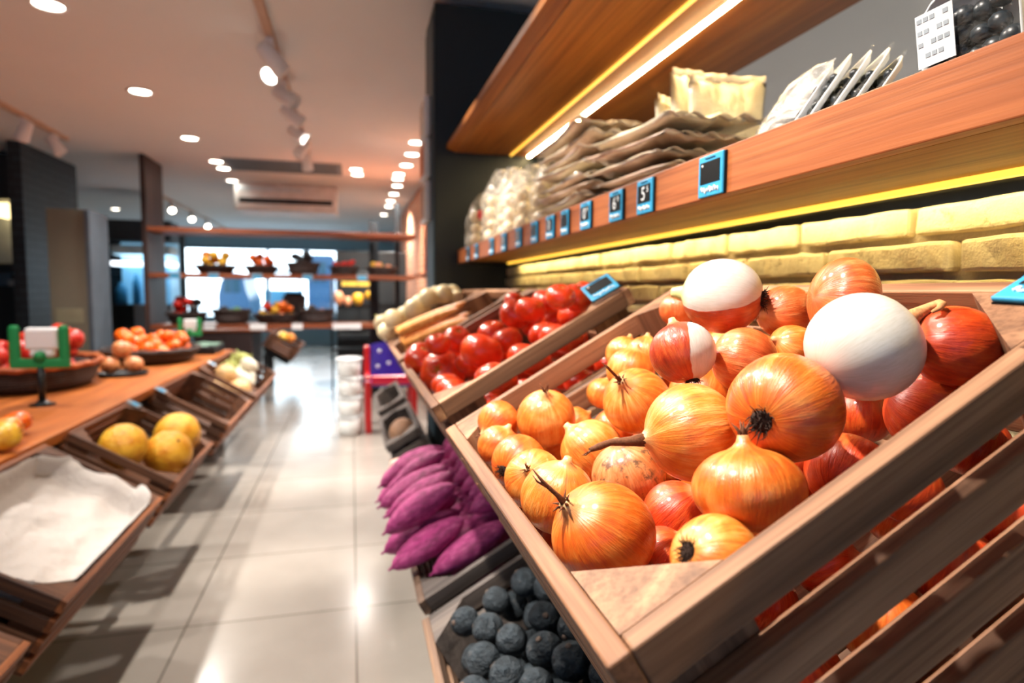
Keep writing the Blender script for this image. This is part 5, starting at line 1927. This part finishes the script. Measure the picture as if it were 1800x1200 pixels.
for k, (px, r, zc, mm, L) in enumerate(((595, .062, 1.16, 'peach', 1.7), (611, .05, 1.12, 'peach', 1.5), (629, .072, 1.15, 'yellow', 1.3), (650, .062, 1.2, 'yellow', 1.1))):
    p = at_y(px, 500, 8.25)
    o = mesh_copy('squash' if k > 1 else 'placeholder', _fsrc, FM[mm])
    o.matrix_world = Matrix.Translation((p.x, 8.25, zc)) @ Matrix.Diagonal((r, r, r * L, 1))
    MB().tube([(0, 0, .75), (0, 0, (1.478 - zc) / (r * L))], .06, 6).build('hanging_string', BLACK, o)
    tag(o, ('pinkish ham hanging nearest the window', 'smaller pinkish ham hanging next to the large one', 'yellow squash hanging beside the placeholders', 'yellow squash hanging farthest from the window')[k], 'placeholder' if k < 2 else 'squash', 'goods hanging on the black rack')

# grey sack standing in for an unclear blurred shape
b = MB()
o = bag_mesh(.26, .30, .045, 91).build('stand_in_sack', m_plain('grey_sack', '#6A6E70', 0.8, 0.2, 0.3, 6))
o.matrix_world = Matrix.Translation((-.64, YS + .525, B2 + .152)) @ RZ(PI / 2) @ RY(-PI / 2)
MB().box((.135, -.1, -.02), (.185, .1, .02), .012).build('folded_top', m_plain('black_sack_top', '#15191B', 0.7), o)
tag(o, 'grey stand-in sack with a dark top standing behind the brown basket on the lowest board', 'sack')
# ------------------------------------------------------------------ red toy chair and clear baskets
REDPL = m_plain('red_plastic', '#C41A1E', 0.3, 0.5, 0.06, 4)
PURPL = m_plain('violet_blue_plastic', '#3A2A9A', 0.4, 0.4, 0.06, 4)
PINKPL = m_plain('pink_red_plastic', '#D8244A', 0.3, 0.5, 0.06, 4)
tc = thing('toddler_chair', 'red and violet plastic toddler chair cart standing by the lower crates', 'chair', (.10, 5.55, 0))
for x, y in ((0, 0), (.40, 0), (0, .42), (.40, .42)):
    MB().box((x, y, 0), (x + .055, y + .06, .46 if y == 0 else .74), .012).build('leg', REDPL, tc)
MB().box((0.056, -.004, .43), (.399, .055, .51), .015).build('front_bar', PINKPL, tc)
MB().box((0.002, .065, .40), (.45, .415, .43), .008).build('seat', PURPL, tc)
MB().grid(lambda u, v: Vector((.06 + u * .335, .43 - .03 * math.sin(PI * u) + .03 * v, .45 + v * (.30 + .03 * math.sin(PI * u)))), 12, 8).build('backrest', PURPL, tc)
bk = tc.children[-1]
so_ = bk.modifiers.new('thickness', 'SOLIDIFY')
so_.thickness = .014
for u, v in ((.25, .75), (.6, .85), (.5, .4), (.8, .55), (.2, .3)):
    MB().lathe([(0, 0), (.018, 0), (.018, .004), (0, .004)], 14, Matrix.Translation((.06 + u * .335, .43 - .03 * math.sin(PI * u) + .03 * v - .011, .45 + v * .32)) @ Matrix.Rotation(PI / 2, 4, 'X')).build('white_dot', WHITE, bk)
for x in (0.0, .40):
    MB().box((x, .0605, .46), (x + .055, .4195, .50), .012).build('armrest', REDPL, tc)
CLEARP = m_plain('milky_basket_plastic', '#E4E8E8', 0.3, 0.5, 0.03, 3)
for k in range(4):
    t = thing('clear_basket', 'translucent white plastic basket, %s in the stack beside the red toddler chair' % ('bottom', 'second', 'third', 'top')[k], 'basket', (-.03, 5.62, .001 + k * .168), 'stack of clear baskets')
    MB().lathe([(0, 0), (.088, 0), (.095, .02), (.105, .155), (.1, .155), (.09, .025), (.084, .006), (0, .006)], 4 * 8, Matrix.Diagonal((1, 1.5, 1, 1))).build('basket_body', CLEARP, t)
    MB().tube([(.106 * math.cos(2 * PI * q / 32), .159 * math.sin(2 * PI * q / 32), .157) for q in range(33)], .006, 6).build('rim', WHITEPL, t)

# ------------------------------------------------------------------ right wall beyond the partition
t_ = NT('orange_brick')
br = t_.n('ShaderNodeTexBrick')
br.inputs['Scale'].default_value = 1
br.inputs['Brick Width'].default_value = .21
br.inputs['Row Height'].default_value = .07
br.inputs['Mortar Size'].default_value = .008
br.inputs['Color1'].default_value = lin('#B0623A')
br.inputs['Color2'].default_value = lin('#C27A50')
br.inputs['Mortar'].default_value = lin('#C8A890')
tcn = t_.n('ShaderNodeTexCoord')
sx_ = t_.n('ShaderNodeSeparateXYZ')
t_.l(tcn.outputs['Object'], sx_.inputs[0])
cx_ = t_.n('ShaderNodeCombineXYZ')
t_.l(sx_.outputs[1], cx_.inputs[0])
t_.l(sx_.outputs[2], cx_.inputs[1])
t_.l(cx_.outputs[0], br.inputs['Vector'])
t_.set(color=br.outputs['Color'], rough=.85)
struct(MB().box((.86, 3.24, 0), (1.0, 11.5, ZC - .001)).build('wall_far_side', t_.m))
ws = thing('side_wall_shelf', 'narrow dark wall shelf with jars on the orange brick wall', 'shelf', (.859, 4.6, 1.40))
MB().box((-.2, 0, 0), (0, 2.2, .03), .002).build('shelf_board', BACK_W, ws)
MB().box((-.19, .02, -.5), (-.15, .06, -.0005)).build('bracket', BLACK, ws)
MB().box((-.2, 1.3, .0305), (-.17, 1.36, 1.0), .003).build('upright_post', BACK_W, ws)
JAR = m_plain('pale_blue_jar', '#8FB0C4', 0.25, 0.6, 0.1, 5)
for k in range(6):
    t = thing('storage_jar', 'pale blue jar on the narrow wall shelf, %s beyond the partition' % ORD[k], 'jar', (.77, 4.75 + k * .3, 1.431), 'jars on the narrow wall shelf')
    MB().lathe([(0, 0), (.045, 0), (.05, .02), (.05, .11), (.035, .13), (.035, .14), (0, .14)], 18).build('glass_body', JAR, t)
    MB().lathe([(0, .1405), (.04, .1405), (.04, .165), (0, .165)], 18).build('lid', PK[2], t)
o = MB().build('dried_bunch', LEAFY) if False else None
pl = thing('dried_flower_bunch', 'yellowish dried bunch hanging on the orange brick wall above the jars', 'dried plant', (.80, 5.2, 1.68))
b = MB()
rr = random.Random(8)
for k in range(26):
    a = rr.uniform(0, 6.28)
    e = Vector((-.05 + .07 * math.cos(a), .16 * math.sin(a), rr.uniform(-.03, .12)))
    b.tube([(0, 0, .18), e * .5 + Vector((0, 0, .06)), e], [.006, .005, .003], 5)
    b.ball(e, .018, 1)
b.build('dry_stems', m_plain('dry_straw', '#A89A62', 0.8, 0.2, 0.3, 20), pl)
MB().tube([(.055, 0, .26), (0, 0, .2), (0, 0, .17)], .006, 6).build('hook', BLACK, pl)
sb_ = thing('wall_board', 'slanting brown board fixed to the orange brick wall', 'board', (.80, 5.6, 2.1))
MB().box((-.012, 0, -.16), (.012, 1.5, .16), .004, RX(-.22)).build('board', m_plain('brown_board', '#7E5A48', 0.6), sb_)
MB().box((.012, .4, -.1), (.058, .44, -.05), 0, RX(-.22)).build('bracket', BLACK, sb_)
# three white light boxes on the partition edge
for k, (z0, z1) in enumerate(((1.985, 2.17), (1.79, 1.975), (1.585, 1.78))):
    t = thing('poster_box', 'white rounded poster box on the edge of the black partition, %s' % ('highest of three', 'middle of three', 'lowest of three')[k], 'poster box', (.369, 3.0, 0), 'poster boxes on the partition edge')
    MB().box((-.03, 0, z0), (-.0005, .21, z1), .010).build('case', WHITE, t)
    MB().box((-.032, .03, z0 + .02), (-.0302, .18, z1 - .02)).build('picture_panel', (PK[3], m_plain('orange_poster', '#D07840', 0.6), m_plain('orange_blue_poster', '#B88A6A', 0.6))[k], t)

# ------------------------------------------------------------------ far left: dark brick pillar, doors, service cabinet
t_ = NT('dark_glazed_brick')
br = t_.n('ShaderNodeTexBrick')
br.inputs['Scale'].default_value = 1
br.inputs['Brick Width'].default_value = .3
br.inputs['Row Height'].default_value = .075
br.inputs['Mortar Size'].default_value = .01
br.inputs['Color1'].default_value = lin('#20262B')
br.inputs['Color2'].default_value = lin('#2A3238')
br.inputs['Mortar'].default_value = lin('#12161A')
tcn = t_.n('ShaderNodeTexCoord')
sx_ = t_.n('ShaderNodeSeparateXYZ')
t_.l(tcn.outputs['Object'], sx_.inputs[0])
cx_ = t_.n('ShaderNodeCombineXYZ')
t_.l(t_.math('ADD', sx_.outputs[0], sx_.outputs[1]), cx_.inputs[0])
t_.l(sx_.outputs[2], cx_.inputs[1])
t_.l(cx_.outputs[0], br.inputs['Vector'])
t_.set(color=br.outputs['Color'], rough=.5)
t_.bump(br.outputs['Fac'], 0.6, -0.01)
struct(MB().box((-3.03, 6.75, 0), (-2.92, 7.95, ZC - .001)).build('column_1', t_.m))
ol = thing('tall_cabinet', 'tall flat olive grey cabinet standing against the dark brick pillar', 'cabinet', (-2.56, 6.3, 0))
MB().box((0, 0, 0.002), (.29, .42, 1.95), .004).build('body', m_plain('olive_grey_door', '#77786A', 0.6, 0.3, 0.06, 2), ol)
MB().box((.2905, -.01, .002), (.33, .43, 1.945), .004).build('blue_grey_side', m_plain('blue_grey_frame', '#4E5C68', 0.6), ol)
MB().box((.04, -.006, .95), (.25, -.0005, 1.08), .002).build('door_plate', m_plain('pale_olive_plate', '#8A8C74', 0.6), ol)
sc_ = thing('service_cabinet', 'glass front service cabinet glowing pale blue beside the olive door', 'cabinet', (-3.06, 9.6, 0))
MB().box((-.12, .02, 0), (.15, .5, 1.05), .004).build('dark_base', BLACK, sc_)
MB().box((.151, 0.0, 0), (.62, .5, 1.05), .004).build('grey_base', m_plain('grey_ribbed_base', '#6E7E8A', 0.5, 0.4, 0.1, 30), sc_)
MB().box((-.12, .45, 1.0505), (.62, .5, 2.05)).build('back_panel', m_plain('glowing_pale_blue_back', '#A8CCE0', 0.5, emit=lin('#8FC6E4'), emits=0.35), sc_)  # panel glows by itself, in place of a bright reflection
MB().box((-.12, .03, 1.58), (.62, .44, 1.64), .006).build('light_shelf', m_emit('cool_tube_glow', '#EAF6FF', 2.2), sc_)
MB().box((-.12, .05, 1.73), (.62, .44, 1.86), .02).build('upper_roll', m_plain('pale_blue_roll', '#B8DCEC', 0.5), sc_)
MB().box((-.14, 0.0, 1.92), (.64, .44, 2.2), .004).build('dark_hood', m_plain('slate_hood', '#2A363E', 0.6), sc_)
for x, w_, h_ in ((-.06, .14, .30), (.13, .10, .42), (.27, .08, .30), (.40, .16, .40)):
    MB().lathe([(0, 0), (w_ / 2, 0), (w_ / 2, h_ * .7), (w_ / 4, h_ * .85), (w_ / 4, h_), (0, h_)], 16, Matrix.Translation((x, .22, 1.052))).build('blue_bottle', m_plain('blue_bottle_%d' % int(x * 100), '#5FB0DA', 0.25), sc_)
MB().box((-.12, 0.0, 1.052), (.62, .008, 1.575)).build('glass_front', m_glass('cabinet_glass', '#D8EEF8', .06), sc_)
dk = thing('wall_cupboard', 'black wall cupboard beside the dark brick pillar', 'cupboard', (-3.9, 7.2, 0))
MB().box((0, 0, 2.12), (.85, .4, 2.56), .004).build('body', BLACK, dk)
MB().box((0.01, -.015, 2.13), (.84, -.0005, 2.55), .004).build('door', m_plain('black_cupboard_door', '#0A0F12', .5), dk)
lc = thing('lit_counter', 'grey counter wall with a warm glowing lamp left of the dark brick pillar', 'counter', (-3.9, 7.25, 0))
MB().box((0, .05, 0), (.85, .4, 1.28), .004).build('dark_base', DARKWALL, lc)
MB().box((0, .3, 1.5), (.85, .36, 2.1)).build('grey_splashback', m_plain('pale_grey_tile', '#B4B8B8', .5), lc)
MB().box((0, 0, 1.42), (.85, .36, 1.4995), .003).build('dark_shelf', BLACK, lc)
MB().box((0.5, .05, 1.96), (.84, .28, 2.1), .02).build('warm_lamp', m_emit('warm_lamp_glow', '#FFE2A0', 2.5), lc)
MB().box((0, .3, 1.2805), (.85, .36, 1.4195)).build('blue_grey_panel', m_plain('blue_grey_tile', '#6E828C', .5), lc)
mg = thing('coffee_machine', 'dark small machine on the counter left of the brick pillar', 'machine', (-3.22, 7.36, 1.281))
MB().box((-.1, -.08, 0), (.1, .04, .06), .006).build('drip_tray', STEEL, mg)
MB().box((-.1, -.03, .0605), (.1, .04, .115), .01).build('body', BLACK, mg)
xa_, xb_ = at_y(292, 460, 11).x, at_y(317, 460, 11).x
struct(MB().box((xa_, 11.0, 0), (xb_, 11.25, 2.0)).build('column_2', BLACK))
# the wall behind all that on the left
struct(MB().box((-5.99, 9.72 + .4, 0), (-2.4, 9.9 + .4, 2.16)).build('wall_left_rear', DARKWALL))

# ------------------------------------------------------------------ light
w = bpy.data.worlds.new('daylight')
SC.world = w
w.use_nodes = True
bg = w.node_tree.nodes['Background']
bg.inputs[0].default_value = (0.84, 0.93, 1.0, 1)
bg.inputs[1].default_value = 4.5
# spotlights on the aisle track aimed at the displays, plus added ones brightening shelf and floor
warm = (1, .90, .79)
for loc, tgt, p, sz in (((-0.40, 0.55, 2.48), (.33, .62, 1.1), 165, .75), ((-0.40, 1.7, 2.48), (.33, .75, 1.1), 90, .8), ((-0.42, 1.0, 2.48), (-.28, 1.1, 0), 100, .8), ((-0.42, 2.2, 2.48), (-.24, 2.3, 0), 130, .8), ((-0.42, 3.42, 2.44), (-.26, 3.6, 0), 160, .85), ((-0.42, 4.52, 2.44), (-.26, 4.8, 0), 160, .85), ((-0.40, 1.45, 2.48), (.56, 1.35, 1.52), 85, .5), ((-0.40, 2.45, 2.48), (.56, 2.3, 1.52), 105, .5), ((-0.40, 2.6, 2.48), (.33, 1.5, 1.1), 95, .9), ((-0.40, 3.35, 2.44), (.33, 2.3, 1.05), 120, .7),
                        ((-0.40, 2.3, 2.48), (-.95, 2.4, .6), 42, .9), ((-0.40, 4.07, 2.44), (-1.4, 4.2, .8), 70, 1.0), ((-0.40, 5.58, 2.44), (-1.5, 5.2, .8), 60, 1.0), ((-0.40, 5.05, 2.44), (.7, 6.5, 1.8), 50, 1.1)):
    spot('track_and_fill_lamp', loc, tgt, p, sz, .6, warm, .03)
for y_ in (10.5, 11.7, 12.9):
    spot('far_track_lamp', (-2.5, y_ - .2, 2.42), (-1.6, y_ - 2.0, 0), 110, 1.3, .6, (1, .96, .9), .04)
if hasattr(SC, 'cycles'):
    SC.cycles.use_denoising = True
    SC.cycles.max_bounces = 8
    SC.cycles.diffuse_bounces = 4
    SC.cycles.transparent_max_bounces = 12
    SC.cycles.sample_clamp_indirect = 6.0
